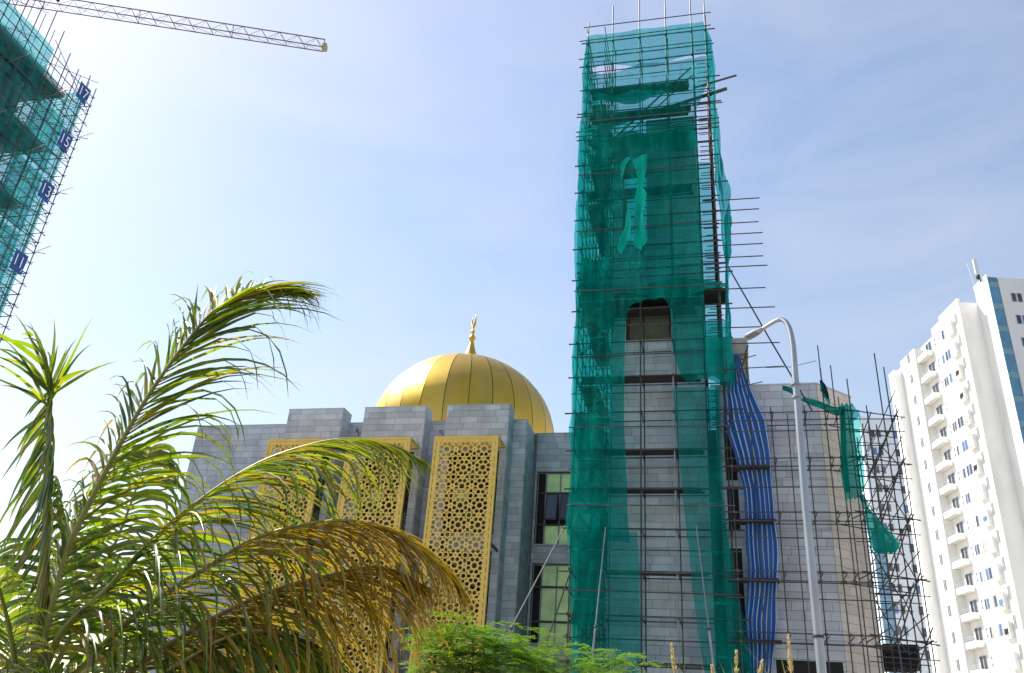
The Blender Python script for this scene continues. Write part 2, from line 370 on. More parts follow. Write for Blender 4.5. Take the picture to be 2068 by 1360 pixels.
class Tiles:
    """stone cladding: separate slabs with recessed joints"""
    def __init__(s, owner, limit=300): s.owner = owner; s.items = []; s.limit = limit
    def face(s, wall, O, U, N, w, h, holes=(), m='stone', course=.335, tl=.88, seed=0, zoff=0):
        rnd = random.Random(seed); O, U, N = Vector(O), Vector(U), Vector(N); Z = Vector((0, 0, 1)); row = 0; v = -zoff
        while v < h-.02:
            a, b = max(v, 0), min(v+course, h); v += course; row += 1
            if b-a < .03: continue
            cuts = sorted({a, b, *[z for q in holes for z in (q[2], q[3]) if a+.03 < z < b-.03]})
            js = []; x = -rnd.random()*tl
            while x < w:
                js.append(x); x += tl*rnd.choice([.62, 1, 1, 1.15, .85])
            for c0, c1 in zip(cuts, cuts[1:]):
                spans = [(0, w)]
                for q in holes:
                    if q[2] < (c0+c1)/2 < q[3]:
                        ns = []
                        for p0, p1 in spans:
                            if q[1] <= p0 or q[0] >= p1: ns.append((p0, p1))
                            else:
                                if q[0]-p0 > .02: ns.append((p0, q[0]))
                                if p1-q[1] > .02: ns.append((q[1], p1))
                        spans = ns
                for p0, p1 in spans:
                    xs = [p0]+[j for j in js if p0+.08 < j < p1-.08]+[p1]
                    for x0, x1 in zip(xs, xs[1:]):
                        c = O+U*((x0+x1)/2)+Z*((c0+c1)/2)+N*rnd.uniform(.010, .016)
                        s.items.append((wall, c, U*(x1-x0-.013), N*.03, Z*(c1-c0-.013), m))
    def size(s, it):
        _, c, U, V, W, _m = it
        if not inframe(c): return 0
        d = c-Vector(EYE); k = abs(V.normalized().dot(d.normalized()))
        return U.length*W.length*k/d.length_squared
    def flush(s):
        its = sorted(s.items, key=s.size, reverse=True)
        for wall, c, U, V, W, m in its[:s.limit]: oriented('stone_tile', c, U, V, W, M[m], wall)
        rest = {}
        for wall, c, U, V, W, m in its[s.limit:]: rest.setdefault(m, MB()).obox(c, U/2, V/2, W/2)
        for m, mb in rest.items(): mb.build('stone_cladding', M[m], s.owner, kind='stuff')

def plate_with_holes(name, outer, holes, thick, m):
    """flat plate in the XZ plane (front at y=0), pierced; made from a filled 2D curve"""
    cu = bpy.data.curves.new(name, 'CURVE'); cu.dimensions = '2D'; cu.fill_mode = 'BOTH'; cu.extrude = thick/2
    for poly in [outer]+holes:
        sp = cu.splines.new('POLY'); sp.points.add(len(poly)-1)
        for i, (x, y) in enumerate(poly): sp.points[i].co = (x, y, 0, 1)
        sp.use_cyclic_u = True
    ob = bpy.data.objects.new(name, cu); col.objects.link(ob)
    dg = bpy.context.evaluated_depsgraph_get(); me = bpy.data.meshes.new_from_object(ob.evaluated_get(dg))
    bpy.data.objects.remove(ob); bpy.data.curves.remove(cu)
    me.transform(Matrix.Rotation(R(90), 4, 'X')); me.name = name
    me.materials.clear(); me.materials.append(m); return me
def ngon(c, r, n, a0=0, sx=1, sy=1): return [(c[0]+r*sx*math.cos(a0+2*math.pi*i/n), c[1]+r*sy*math.sin(a0+2*math.pi*i/n)) for i in range(n)]
def star(c, r, q, n=8, a0=0): return [(c[0]+(r if i % 2 == 0 else q)*math.cos(a0+math.pi*i/n), c[1]+(r if i % 2 == 0 else q)*math.sin(a0+math.pi*i/n)) for i in range(2*n)]
def arrow(c, ang, k):
    pts = [(-.11, -.075), (.045, -.075), (.12, 0), (.045, .075), (-.11, .075), (-.06, 0)]
    ca, sa = math.cos(ang), math.sin(ang)
    return [(c[0]+k*(x*ca-y*sa), c[1]+k*(x*sa+y*ca)) for x, y in pts]
def lattice_mesh(name, nx, nz, k, mx_, mz_, thick, m):
    """star-and-rosette pierced screen, nx by nz repeats of size k with margins"""
    w, h = nx*k+2*mx_, nz*k+2*mz_; holes = []
    for i in range(nx):
        for j in range(nz):
            c = (mx_+(i+.5)*k, mz_+(j+.5)*k)
            holes.append(star(c, .17*k, .115*k))
            for q in range(8):
                a = math.pi/8+q*math.pi/4
                holes.append(ngon((c[0]+.315*k*math.cos(a), c[1]+.315*k*math.sin(a)), .107*k, 7, a))
            for sx in (-1, 1):
                for sy in (-1, 1): holes.append(ngon((c[0]+.345*k*sx, c[1]+.345*k*sy), .048*k, 5))
    for i in range(nx+1):
        for j in range(nz+1):
            c = (mx_+i*k, mz_+j*k); ix = 0 < i < nx; jz = 0 < j < nz
            if ix and jz: holes.append(ngon(c, .115*k, 8, math.pi/8))
            if jz:
                for sgn in (-1, 1):
                    x = i+sgn*.26
                    if 0 < x < nx: holes.append(arrow((c[0]+sgn*.26*k, c[1]), 0 if sgn > 0 else math.pi, k*1.08))
                if i < nx: holes.append(ngon((c[0]+.5*k, c[1]), .05*k, 4))
            if ix:
                for sgn in (-1, 1):
                    z = j+sgn*.26
                    if 0 < z < nz: holes.append(arrow((c[0], c[1]+sgn*.26*k), math.pi/2*sgn, k*1.08))
                if j < nz: holes.append(ngon((c[0], c[1]+.5*k), .05*k, 4))
    n = int(nz*2.5)
    for j in range(n):
        z0 = mz_+(j+.2)*nz*k/n; z1 = mz_+(j+.8)*nz*k/n
        for x in (mx_*.28, w-mx_*.28): holes.append([(x-mx_*.13, z0), (x+mx_*.13, z0), (x+mx_*.13, z1), (x-mx_*.13, z1)])
    return plate_with_holes(name, [(0, 0), (w, 0), (w, h), (0, h)], holes, thick, m), w, h

# ================================================================== SETTING
tag(MB().add([(-900, -300, 0), (900, -300, 0), (900, 1800, 0), (-900, 1800, 0)], [(0, 1, 2, 3)]).build('ground', M['sand']), kind='structure')
tag(MB().add([(-300, -4, .004), (300, -4, .004), (300, 3.6, .004), (-300, 3.6, .004)], [(0, 1, 2, 3)]).build('road', M['asphalt']), kind='structure')
tag(MB().box((-300, 3.6, -.2), (300, 3.85, .13)).build('kerb', M['kerb']), kind='structure')

# ================================================================== MOSQUE
PAR = 17.25
mosque = thing('mosque', 'grey stone mosque with golden dome and three gold lattice screens', 'mosque', (-9, 39, 0))
tl = Tiles(mosque)
BLK = [(-21.69, -18.58), (-17.39, -14.04), (-12.92, -9.67)]
UX, UY = Vector((1, 0, 0)), Vector((0, 1, 0)); NF = Vector((0, -1, 0)); NR = Vector((1, 0, 0))
# main hall wall
mw = MB().box((-27.6, 39, 0), (-8.98, 62, PAR-.03)).build('wall', M['grout'], mosque)
tl.face(mw, (-27.6, 39, 0), UX, NF, 18.62, PAR, [(a+27.6, b+27.6, 0, 17.5) for a, b in BLK], seed=1)
tl.face(mw, (-8.98, 39, 0), UY, NR, 2.0, PAR, seed=2)
MB().box((-27.62, 38.97, PAR), (-8.96, 39.3, PAR+.05)).build('coping', M['stone'], mosque)
# projecting portals with windows and gold screens
LAT, LW, LH = lattice_mesh('lattice', 3, 13, .905, .10, .1, .06, M['brass'])
GRL, GW, GH = lattice_mesh('grille', 5, 3, .5, .05, .05, .04, M['dark_frame'])
def screen(x0, x1):
    z1 = 15.5; z0 = z1-LH-.2; Y = 36.5
    s = thing_part = link('lattice_screen', MB().box((x0, Y, z1-.12), (x1, Y+.14, z1)).mesh('screen_head'), M['brass'], mosque)
    lat = bpy.data.objects.new('lattice', LAT); col.objects.link(lat); lat.parent = s
    lat.location = (x0+.1, Y+.05, z0+.1); lat.scale = ((x1-x0-.2)/LW, 1, 1)
    for a, b in ((x0, x0+.1), (x1-.1, x1)): ubox('frame_stile', (a, Y, z0), (b, Y+.14, z1-.123), M['brass'], s)
    ubox('frame_rail', (x0+.1, Y, z0), (x1-.1, Y+.14, z0+.1), M['brass'], s)
    # head cap reaching back to the wall, open work, and mid brackets
    for k in range(7):
        y = Y+.2+k*.2
        ubox('cap_slat', (x0+.06, y, z1-.07), (x1-.06, y+.07, z1-.02), M['brass'], s)
    for x in (x0, x1-.06):
        ubox('cap_rail', (x, Y+.143, z1-.10), (x+.06, 38.0, z1-.005), M['brass'], s)
        for zz in (10.35, 5.4):
            ubox('bracket', (x, Y+.143, zz), (x+.06, 38.0, zz+.14), M['dark_frame'], s)
    for zz in (12.9, 8.0):
        ubox('stay', (x0+.1, Y+.1, zz), (x1-.1, Y+.16, zz+.05), M['brass'], s)
def window(par, x0, x1, z0, z1, Y, cols, rows, opened=(), darkcells=(), frame='grey_frame', glass='green_glass', jamb=True):
    w = MB().box((x0, Y, z1-.06), (x1, Y+.1, z1)).box((x0, Y, z0), (x1, Y+.1, z0+.06)).box((x0, Y, z0+.06), (x0+.06, Y+.1, z1-.06)).box((x1-.06, Y, z0+.06), (x1, Y+.1, z1-.06)).build('window', M[frame], par)
    cx = [x0+.03+(x1-x0-.06)*c for c in cols]; rz = [z0+.03+(z1-z0-.06)*r for r in rows]
    for x in cx[1:-1]: ubox('mullion', (x-.03, Y-.02, z0+.06), (x+.03, Y+.08, z1-.06), M[frame], w)
    for z in rz[1:-1]: ubox('transom', (x0+.06, Y-.026, z-.05), (x1-.06, Y+.074, z+.05), M['dark_frame'], w)
    for i in range(len(cx)-1):
        for j in range(len(rz)-1):
            mm = M['dark'] if (i, j) in darkcells or (i, j) in opened else M[glass]
            ubox('pane', (cx[i]+.03, Y+.045, rz[j]+.04), (cx[i+1]-.03, Y+.06, rz[j+1]-.04), mm, w)
            if (i, j) in opened:      # top-hung casement standing open
                a, b, lo, hi = cx[i]+.05, cx[i+1]-.05, rz[j]+.06, rz[j+1]-.06; t = R(16); hh = hi-lo
                c = Vector(((a+b)/2, Y-.04-math.sin(t)*hh/2, hi-math.cos(t)*hh/2)); V = Vector((0, -math.sin(t), -math.cos(t)))
                sash = oriented('open_sash', c, (b-a, 0, 0), Vector((0, math.cos(t), -math.sin(t)))*.05, V*hh, M['dark_frame'], w)
                g = oriented('sash_glass', c+Vector((0, -.032*math.cos(t), .032*math.sin(t))), (b-a-.14, 0, 0), Vector((0, math.cos(t), -math.sin(t)))*.012, V*(hh-.16), M['win_glass'], w)
    return w
for n, (a, b) in enumerate(BLK):
    p = MB().box((a, 38, 0), (a+.36, 39.0, 15.25)).box((b-.36, 38, 0), (b, 39.0, 15.25)).box((a, 38, 15.25), (b, 39.0, 17.68)).build('portal', M['grout'], mosque)
    tl.face(p, (a, 38, 0), UX, NF, b-a, 17.7, [(.36, b-a-.36, 0, 15.25)], seed=10+n)
    tl.face(p, (b, 38, 0), UY, NR, 1.0, 17.7, seed=20+n)
    MB().box((a-.02, 37.97, 17.7), (b+.03, 39.0, 17.74)).build('coping', M['stone'], mosque)
    MB().box((a+.36, 38.96, 0), (b-.36, 38.985, 15.25)).build('back_panel', M['dark'], mosque)
    ubox('spandrel', (a+.36, 38.62, 10.55), (b-.36, 38.955, 11.35), M['stone'], mosque)
    for z0, z1 in ((11.36, 15.2), (6.6, 10.54), (1.2, 5.9)):
        w = window(mosque, a+.37, b-.37, z0, z1, 38.8, [0, .34, .67, 1], [0, .3, .72, 1], darkcells=((2, 1), (1, 1)) if z0 > 6 else ((2, 1),))
        for zz in (z0+.02, z1-1.62):
            g = bpy.data.objects.new('grille', GRL); col.objects.link(g); g.parent = w
            g.location = (a+.4, 38.72, zz); g.scale = ((b-a-.8)/GW, 1, 1.6/GH)
    screen(a+.02+n*.0, b-.06)
# recessed wall beside the minaret, with two tall windows
WZ = [(11.46, 15.19), (6.82, 10.54), (2.2, 5.9)]
rw = MB()
xs = [-8.98, -8.72, -5.6, .3]; zc = 0
for z0, z1 in sorted(WZ): rw.box((-8.72, 41, zc), (-5.6, 44, z0)); zc = z1
rw.box((-8.72, 41, zc), (-5.6, 44, PAR-.03)).box((-8.98, 41, 0), (-8.72, 44, PAR-.03)).box((-5.6, 41, 0), (.3, 44, PAR-.03))
rwo = rw.build('wall', M['grout'], mosque)
tl.face(rwo, (-8.98, 41, 0), UX, NF, 6.0, PAR, [(.26, 3.38, z0, z1) for z0, z1 in WZ], seed=31)
MB().box((-8.97, 40.96, PAR), (.3, 41.3, PAR+.05)).build('coping', M['stone'], mosque)
for k, (z0, z1) in enumerate(WZ):
    window(mosque, -8.715, -5.605, z0+.005, z1-.005, 41.12, [0, .14, .38, .62, .86, 1], [0, .27, .71, 1],
           opened=((1, 1), (2, 1)) if k == 0 else (), darkcells=((0, 0), (0, 1), (0, 2), (3, 1)) if k == 0 else ((0, 0), (0, 1), (0, 2)))
    MB().box((-8.715, 41.6, z0), (-5.605, 41.62, z1)).build('back_panel', M['dark'], mosque)
    ubox('sill', (-8.72, 40.9, z0-.06), (-5.6, 41.1, z0+.003), M['stone'], mosque)
# downpipe in the corner
MB().tube((-8.86, 40.9, 0), (-8.86, 40.9, PAR), .05, 8).build('downpipe', M['grey_frame'], mosque)
# right wing with chamfered corner
wing = MB().prism([(.3, 33.53), (4.3, 33.53), (5.77, 35.0), (5.8, 52), (.3, 52)], 0, 16.33).build('wall', M['grout'], mosque)
HW = [(.55-.3, .98-.3, 3, 5.5), (.55-.3, .98-.3, 6.2, 9.6), (.55-.3, .98-.3, 10.3, 12.0), (.55-.3, .98-.3, 12.3, 14.6), (1.95-.3, 3.9, 4.2, 5.65)]
tl.face(wing, (.3, 33.5, 0), UX, NF, 4.0, 16.36, HW, seed=41)
dch = Vector((1, 1, 0)).normalized(); nch = Vector((1, -1, 0)).normalized()
tl.face(wing, (4.3, 33.5, 0), dch, nch, 2.08, 16.36, m='stone_bounce', seed=42)
for h in HW: ubox('dark_opening', (h[0]+.31, 33.515, h[2]+.01), (h[1]+.29, 33.528, h[3]-.01), M['dark'], mosque)
MB().prism([(.28, 33.46), (4.32, 33.46), (5.82, 34.96), (5.82, 35.4), (.28, 35.4)], 16.36, 16.42).build('coping', M['stone'], mosque)
hut = MB().box((1.02, 34.0, 16.42), (1.72, 36, 16.9)).box((1.0, 33.95, 18.1), (1.74, 36, 18.85)).box((1.02, 34.3, 16.9), (1.72, 36, 18.1)).build('roof_hut', M['concrete'], mosque)
for k in range(5): ubox('formwork_board', (1.05+k*.135, 34.12, 16.95), (1.16+k*.135, 34.17, 18.08), M['timber'], hut)
# small services on the facade: hooks and cable ends
for x, z in ((-18.1, 16.75), (-13.5, 16.6)):
    MB().path([(x, 39, z), (x, 38.85, z+.1), (x+.12, 38.8, z+.12), (x+.2, 38.8, z-.25)], .02, 6).build('cable_end', M['cable'], mosque)
for x in (-13.6, -13.4, -13.2, -13.05, -12.95):
    MB().box((x, 39.6, PAR+.02), (x+.08, 39.7, PAR+.32+.05*math.sin(x*9))).build('rebar_stub', M['tube'], mosque)

# ---- dome
DC = Vector((-18.05, 57.3, 22.6)); DR = 6.95
drum = MB().lathe((DC.x, DC.y, 0), [(6.2, 17.0), (6.2, 21.2), (6.5, 21.3), (6.5, 21.6)], 48).build('drum', M['stone'], mosque)
def dome_r(t):          # t 0 base .. 1 crown ; returns radius, height
    a = t*math.pi/2; e = 1+.02*math.sin(a*2)
    return DR*math.cos(a)*e, DR*math.sin(a)*(.995)+.0
NG = 26
shell = MB().lathe((DC.x, DC.y, DC.z), [(6.5, -1.0), (6.86, -.4)]+[(dome_r(i/24)[0]*.985, dome_r(i/24)[1]*.985) for i in range(25)], 52).build('dome', M['gold_seam'], mosque, smooth=True)
def gore(t0, t1, n):
    me = MB(); half = math.pi/NG; g = .006
    cols_ = [-1, -.5, 0, .5, 1]
    def P(u, v):
        t = lerp(t0, t1, v); r, z = dome_r(t); s = lerp(-1, 1, u); a = s*(half-.022/max(r, .3)*1.2)
        flat = r*math.cos(half)/max(math.cos(a), .01); rr = lerp(r*1.0, flat, .75)
        return (rr*math.cos(a), rr*math.sin(a), z)
    me.grid(P, 4, n); m_ = me.mesh('gore', True); m_.materials.append(M['gold']); return m_
G1 = gore(-.1, .655, 16); G2 = gore(.66, .965, 7)
for k in range(NG):
    for g in (G1, G2):
        o = bpy.data.objects.new('gore_panel', g); col.objects.link(o); o.parent = shell; o.location = DC; o.rotation_euler = (0, 0, 2*math.pi*(k+.35)/NG)
fin = MB().lathe((DC.x, DC.y, DC.z+6.86), [(.98, -.06), (.86, .08), (.62, .42), (.42, .85), (.28, 1.3), (.19, 1.7), (.15, 1.95), (.25, 2.05), (.29, 2.17), (.23, 2.3), (.13, 2.4), (.12, 2.6), (.17, 2.72), (.12, 2.85), (.07, 3.0), (.05, 3.2)], 20).build('finial', M['gold'], mosque, smooth=True)
cr = MB(); cz = DC.z+6.86+3.62; pts = []
for i in range(15):
    a = R(-215)+R(250)*i/14
    pts.append((a, .10*math.sin(math.pi*i/14)+.012))
ang = R(60)
cr.path([(DC.x+.42*math.cos(a+R(4))*.55*math.cos(ang*0), DC.y-.30*math.cos(a), cz+.2+.62*math.sin(a)) for a, _ in pts], [r for _, r in pts], 8).build('crescent', M['gold'], fin, smooth=True)
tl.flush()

# ================================================================== MINARET
mx0, mx1, my0, my1 = -4.2, -.13, 34.0, 38.1
minaret = thing('minaret', 'unfinished square stone minaret wrapped in green netting', 'minaret', ((mx0+mx1)/2, 36, 0))
tm = Tiles(minaret)
nx0, nx1, nz0, nz1 = -3.5, -1.5, 18.9, 20.95     # arched niche
ox0, ox1, oz0, oz1 = -3.7, -2.55, 24.2, 28.2      # tall opening higher up
core = MB()
core.box((mx0, my0, 0), (mx1, my1, nz0)).box((mx0, my0, nz0), (nx0, my1, nz1)).box((nx1, my0, nz0), (mx1, my1, nz1)).box((nx0, my0+1.1, nz0), (nx1, my1, nz1))
core.box((mx0, my0, nz1), (mx1, my1, 23))
core.box((mx0, my0, 23), (ox0, my0+.3, 29.9)).box((ox1, my0, 23), (mx1, my0+.3, 31.6)).box((ox0, my0, 23), (ox1, my0+.3, oz0)).box((ox0, my0, oz1), (ox1, my0+.3, 30.6))
core.box((mx1-.3, my0+.3, 23), (mx1, my1, 31.6)).box((mx0, my0+.3, 23), (mx0+.3, my0+.7, 29.9)).box((mx0, my1-.4, 23), (mx0+.3, my1, 29.9)).box((mx0+.3, my1-.3, 23), (-2.2, my1, 26)).box((-2.2, my1-.3, 23), (mx1-.3, my1, 31.6))
coreo = core.build('wall', M['grout'], minaret)
tm.face(coreo, (mx0, my0-.03, 0), UX, NF, mx1-mx0, 23.0, [(nx0-mx0, nx1-mx0, nz0, nz1)], seed=51)
tm.face(coreo, (mx0, my0-.03, 23.0), UX, NF, mx1-mx0, 8.4, [(ox0-mx0, ox1-mx0, oz0-23, oz1-23), (0, .35, 6.9, 9), (.35, 1.65, 7.5, 9)], seed=52)
tm.flush()
# arch spandrels and niche lining
for sgn in (-1, 1):
    r = .85 if sgn < 0 else .5; cx = nx0 if sgn < 0 else nx1; poly = [(cx, nz1)]
    for i in range(9):
        a = math.pi/2*i/8; poly.append((cx-sgn*(r-r*math.sin(a)) if False else cx+(-sgn)*(r-r*math.cos(a))*1.0, nz1-r+r*math.sin(a)))
    n = len(poly)
    MB().add([(x, my0-.02, z) for x, z in poly]+[(x, my0+.6, z) for x, z in poly],
             [tuple(range(n)), tuple(range(2*n-1, n-1, -1))]+[(i, n+i, n+(i+1) % n, (i+1) % n) for i in range(n)]).build('arch_spandrel', M['concrete'], minaret)
MB().box((nx0, my0+1.07, nz0), (nx1, my0+1.098, nz1)).build('niche_back', M['soffit'], minaret)
MB().box((nx0+.003, my0+.0, nz1-.03), (nx1-.003, my0+1.06, nz1-.003)).build('niche_soffit', M['soffit'], minaret)
ubox('niche_sill', (nx0-.05, my0-.12, nz0-.07), (nx1+.05, my0+1.0, nz0+.004), M['stone'], minaret)
for x in (-3.42, -1.6): MB().box((x, my0+.05, nz0+.01), (x+.07, my0+.15, nz1-.1)).build('niche_frame', M['tube'], minaret)
# bare concrete floors and starter bars at the top
MB().box((-2.0, my0+.3, 29.2), (mx1-.3, my1-.3, 29.35)).build('floor_slab', M['concrete'], minaret)
rb = MB()
for i in range(14): x = mx1-.12-i*.13; rb.tube((x, my0+.15, 31.5), (x+.02, my0+.15, 32.4+.3*math.sin(i*2.1)), .014, 5)
rb.build('starter_bars', M['tube'], minaret)

# ---- minaret scaffold
sc1 = thing('scaffold_tower', 'tall steel tube scaffold standing round the netted minaret', 'scaffold', (-2.3, 32.6, 0))
ts = Tubes(sc1, 300)
SXo = [-5.45, -4.15, -2.75, -1.4, -.1, .6]
FY0, FY1, BY0, BY1 = 32.6, 33.5, 38.6, 39.4
tops = [37.6, 38.6, 39.0, 39.2, 41.5, 40.8]
LV = [5.2+1.62*k for k in range(20)]
rnd = random.Random(3)
for i, x in enumerate(SXo):
    jit = rnd.uniform(-.03, .03)
    ts.add('standard', (x+jit, FY0, 0), (x, FY0, 20.5), .032, 'tube_light' if i == 3 else 'tube'); ts.add('standard', (x+.05, FY0+.02, 20), (x, FY0, tops[i]), .032)
    ts.add('standard', (x+.1, FY1, 0), (x+.06, FY1, 36.3+rnd.uniform(-.8, .6)), .026)
    if i in (0, 1, 4, 5):
        ts.add('standard', (x, BY0, 0), (x, BY0, 36.5), .026); ts.add('standard', (x, BY1, 0), (x, BY1, 36.9), .026)
for y in (34.9, 36.2, 37.4):
    for x in (SXo[0], SXo[0]+.85, SXo[-1]): ts.add('standard', (x, y, 0), (x+rnd.uniform(-.05, .05), y, 36.6+rnd.uniform(-.5, .8)), .026)
for k, z in enumerate(LV):
    dz = rnd.uniform(-.04, .04); j = lambda: rnd.uniform(-.035, .035)
    ts.add('ledger', (-5.75-rnd.random()*.15, FY0-.05, z+j()), (.85+rnd.random()*.5, FY0-.05, z+j()), .034)
    ts.add('ledger', (-5.6, FY1+.05, z+j()), (.8, FY1+.05, z+j()), .026)
    ts.add('guard_rail', (-5.65, FY0-.36 if k % 2 else FY0-.05, z+.85+j()), (.8+rnd.random()*.2, FY0-.36 if k % 2 else FY0-.05, z+.85+j()), .026)
    ts.add('ledger', (-5.6, BY1, z+j()), (.8, BY1, z+j()), .026); ts.add('ledger', (-5.6, BY0, z+j()), (.8, BY0, z+j()), .026)
    for x in (SXo[0]-.05, SXo[0]+.9, SXo[-1]+.05):
        ts.add('ledger', (x, 32.4, z+.06+j()), (x, 39.6, z+.06+j()), .026)
        ts.add('guard_rail', (x, 32.4, z+.9+j()), (x, 39.6, z+.9+j()), .022)
    for x in SXo:
        ts.add('transom', (x+.05, FY0-.3, z-.05), (x+.05, FY1+.25, z-.05), .024); ts.couple((x, FY0-.03, z)); ts.couple((x+.06, FY1+.03, z))
    for y in (33.9, 34.9, 36.2, 37.4, 38.3):
        ts.add('transom', (SXo[0]-.2, y, z), (SXo[0]+1.0, y, z), .022); ts.add('transom', (SXo[-1]-.5, y, z), (SXo[-1]+.2, y, z), .022)
for k in range(0, 18, 2):
    a, b = LV[k], LV[min(k+2, 19)]
    ts.add('brace', (SXo[0], 33.7, a), (SXo[0]+.1, 38.5, b), .024); ts.add('brace', (SXo[0]+.9, 38.5, a), (SXo[0]+.85, 33.7, b), .022)
    ts.add('brace', (SXo[-1], 38.5, a), (SXo[-1], 33.7, b), .022)
    ts.add('brace', (SXo[0], FY1+.1, a), (SXo[1], FY1+.1, a+1.6), .022)
ts.add('brace', (-4.3, FY1+.2, 30.2), (-.2, FY1+.2, 34.6), .05); ts.add('brace', (-4.2, FY1+.3, 29.9), (-.1, FY1+.3, 34.2), .035)
ts.add('brace', (-4.9, FY1, 33.3), (-4.35, FY1, 29.2), .07); ts.add('beam', (-4.7, FY1+.4, 31.3), (1.55, FY1+.4, 33.1), .09)
for z, x2 in ((36.2, .9), (30.95, 1.25), (30.0, 1.05), (29.7, 1.05), (34.9, 1.0)):
    ts.add('ledger', (-5.9, FY0-.06, z), (x2, FY0-.06, z+.05), .028)
ts.add('beam', (-.1, FY1, 33.0), (2.05, FY1, 33.55), .055)
# ties reaching out to the right
for i, (y, xr) in enumerate(zip((400, 422, 448, 470, 492, 517, 536, 581, 620, 660, 692), (1534, 1533, 1532, 1540, 1541, 1541, 1550, 1546, 1565, 1548, 1575))):
    e = onY(xr, y, FY0-.1); ts.add('tie_tube', (.2, FY0-.1, e.z+.04), e, .026)
ts.add('ledger', (-5.6, FY0-.06, 21.75), (1.0, FY0-.06, 21.85), .05)
ts.flush()
# planks at the lifts
def planks(parent, x0, x1, y0, y1, z, n=3, m='plank'):
    for k in range(n):
        a = y0+(y1-y0)*k/n; ubox('plank', (x0+rnd.uniform(-.1, .1), a+.015, z+rnd.uniform(0, .01)), (x1+rnd.uniform(-.1, .1), a+(y1-y0)/n-.015, z+.045), M[m], parent)
for z in [LV[k] for k in (0, 2, 4, 5, 7, 9, 13, 15, 16, 17)]:
    planks(sc1, -5.3, -.35, FY0+.1, FY1-.05, z+.05)
    if z > 14: planks(sc1, SXo[0]+.05, SXo[0]+.85, 33.8, 38.4, z+.07, 2)
MB().box((-5.5, FY0-.02, 20.45), (.9, FY1+.2, 20.62)).build('working_deck', M['plank'], sc1)

# ================================================================== NETS
def fold(p, a, k=1.0, s=0.0):
    v = Vector((p[0]*1.1*k+s, p[1]*1.1*k, p[2]*.33*k)); return a*(noise.noise(v)+.5*noise.noise(v*2.7))
def px_edge(pts, Y): return table([(onY(x, y, Y).z, onY(x, y, Y).x) for x, y in pts])
NY = 32.4
Ledge = px_edge([(1186, 66), (1179, 130), (1176, 200), (1172, 290), (1169, 330), (1166, 480), (1164, 600), (1161, 700), (1159, 790), (1155, 880), (1153, 1000), (1147, 1060), (1156, 1130), (1158, 1300), (1160, 1400)], NY)
Redge = px_edge([(1419, 40), (1432, 80), (1437, 100), (1441, 150), (1443, 215), (1447, 235), (1455, 300), (1462, 350), (1474, 381), (1466, 420), (1464, 500), (1465, 540), (1473, 600), (1475, 690)], NY)
def net(name, label, P, nu, nv, m='net', amp=.10, seedv=0.0, nrm=(0, -1, 0), solid=False):
    nrm = Vector(nrm)
    def Q(u, v):
        p = Vector(P(u, v)); edge = 1
        pin = abs(math.sin(math.pi*(p.z-5.2)/1.62)); return p+nrm*(fold(p, amp*1.3, 1, seedv)+abs(fold(p, amp*.5, .6, seedv+9))+.09*pin*(.5+noise.noise(Vector((p.x*.8, p.z*.3, seedv)))))
    mb = MB().grid(Q, nu, nv); o = mb.build(name, M[m], None, smooth=True)
    return tag(o, label, 'net', 'green debris nets hung on the minaret scaffold')
zt, zs, zb = 36.35, 34.0, 18.8
net('debris_net', 'top strip of green net above the torn slit on minaret scaffold', lambda u, v: (lerp(Ledge(lerp(zs, zt, v)), Redge(lerp(zs, zt, v)), u), NY, lerp(zs+.25*math.sin(u*9)-.1, zt+.0, v)), 40, 12, 'net_thin', .08)
def A1b(u, v):
    top = zs-.05-.42*math.exp(-((u-.22)/.13)**2)-.1*abs(math.sin(u*7)); z = lerp(29.9+.25*math.sin(u*6), top, v)
    return (lerp(Ledge(z), lerp(A2R, Redge(z), max(0, min(1, (z-30.5)/2.5))), u), NY, z)
def A2(u, v):
    top = 30.0+.25*math.sin(u*6); top0 = zs-.05-.42*math.exp(-((u-.22)/.13)**2)-.1*abs(math.sin(u*7))
    x = lerp(-5.5, A2R, u); ins = 0; c0, c1 = -3.28, -1.42
    if c0 < x < c1: k = min((x-c0)/.75, (c1-x)/.35, 1); ins = .55+.72*math.sqrt(max(0, 1-(1-k)**2))+.10*noise.noise(Vector((x*3.1, 0, 4)))
    z = lerp(zb+ins, top, v)
    return (lerp(Ledge(z), lerp(A2R, Redge(z), max(0, min(1, (z-30.5)/2.5))), u), NY, z)
A2R = -.02
for lbl, x0, x1, z0, z1, sv in (('dark overlapping net lap across upper minaret scaffold', -4.6, -.1, 28.3, 29.5, 61), ('darker patch of doubled net left of arched gap', -5.4, -3.9, 18.9, 22.3, 62), ('doubled band of net along working deck above arched gap', -5.5, .85, 20.4, 21.0, 63), ('narrow doubled net lap below torn slit', -5.0, -1.5, 31.6, 32.2, 64)):
    net('debris_net', lbl, lambda u, v: (lerp(x0, x1, u)+.1*math.sin(v*6), NY+.06, lerp(z0+.2*math.sin(u*7+sv), z1+.15*math.sin(u*11+sv), v)), 26, 10, 'net_dense', .08, sv)
net('debris_net', 'thin upper front sheet of green net between slit and stone core', A1b, 64, 20, 'net_thin', .10, 3)
net('debris_net', 'large front sheet of green net from slit down to arched gap', A2, 64, 60, 'net', .10, 3)
net('debris_net', 'thin green net behind open right bay of minaret scaffold', lambda u, v: (lerp(-.3, .75, u), 39.5, lerp(17, 33, v)), 8, 30, 'net_thin', .08, 31)
Bedge = px_edge([(1264, 620), (1262, 690), (1261, 770), (1260, 850), (1266, 960), (1268, 1040), (1272, 1080)], NY)
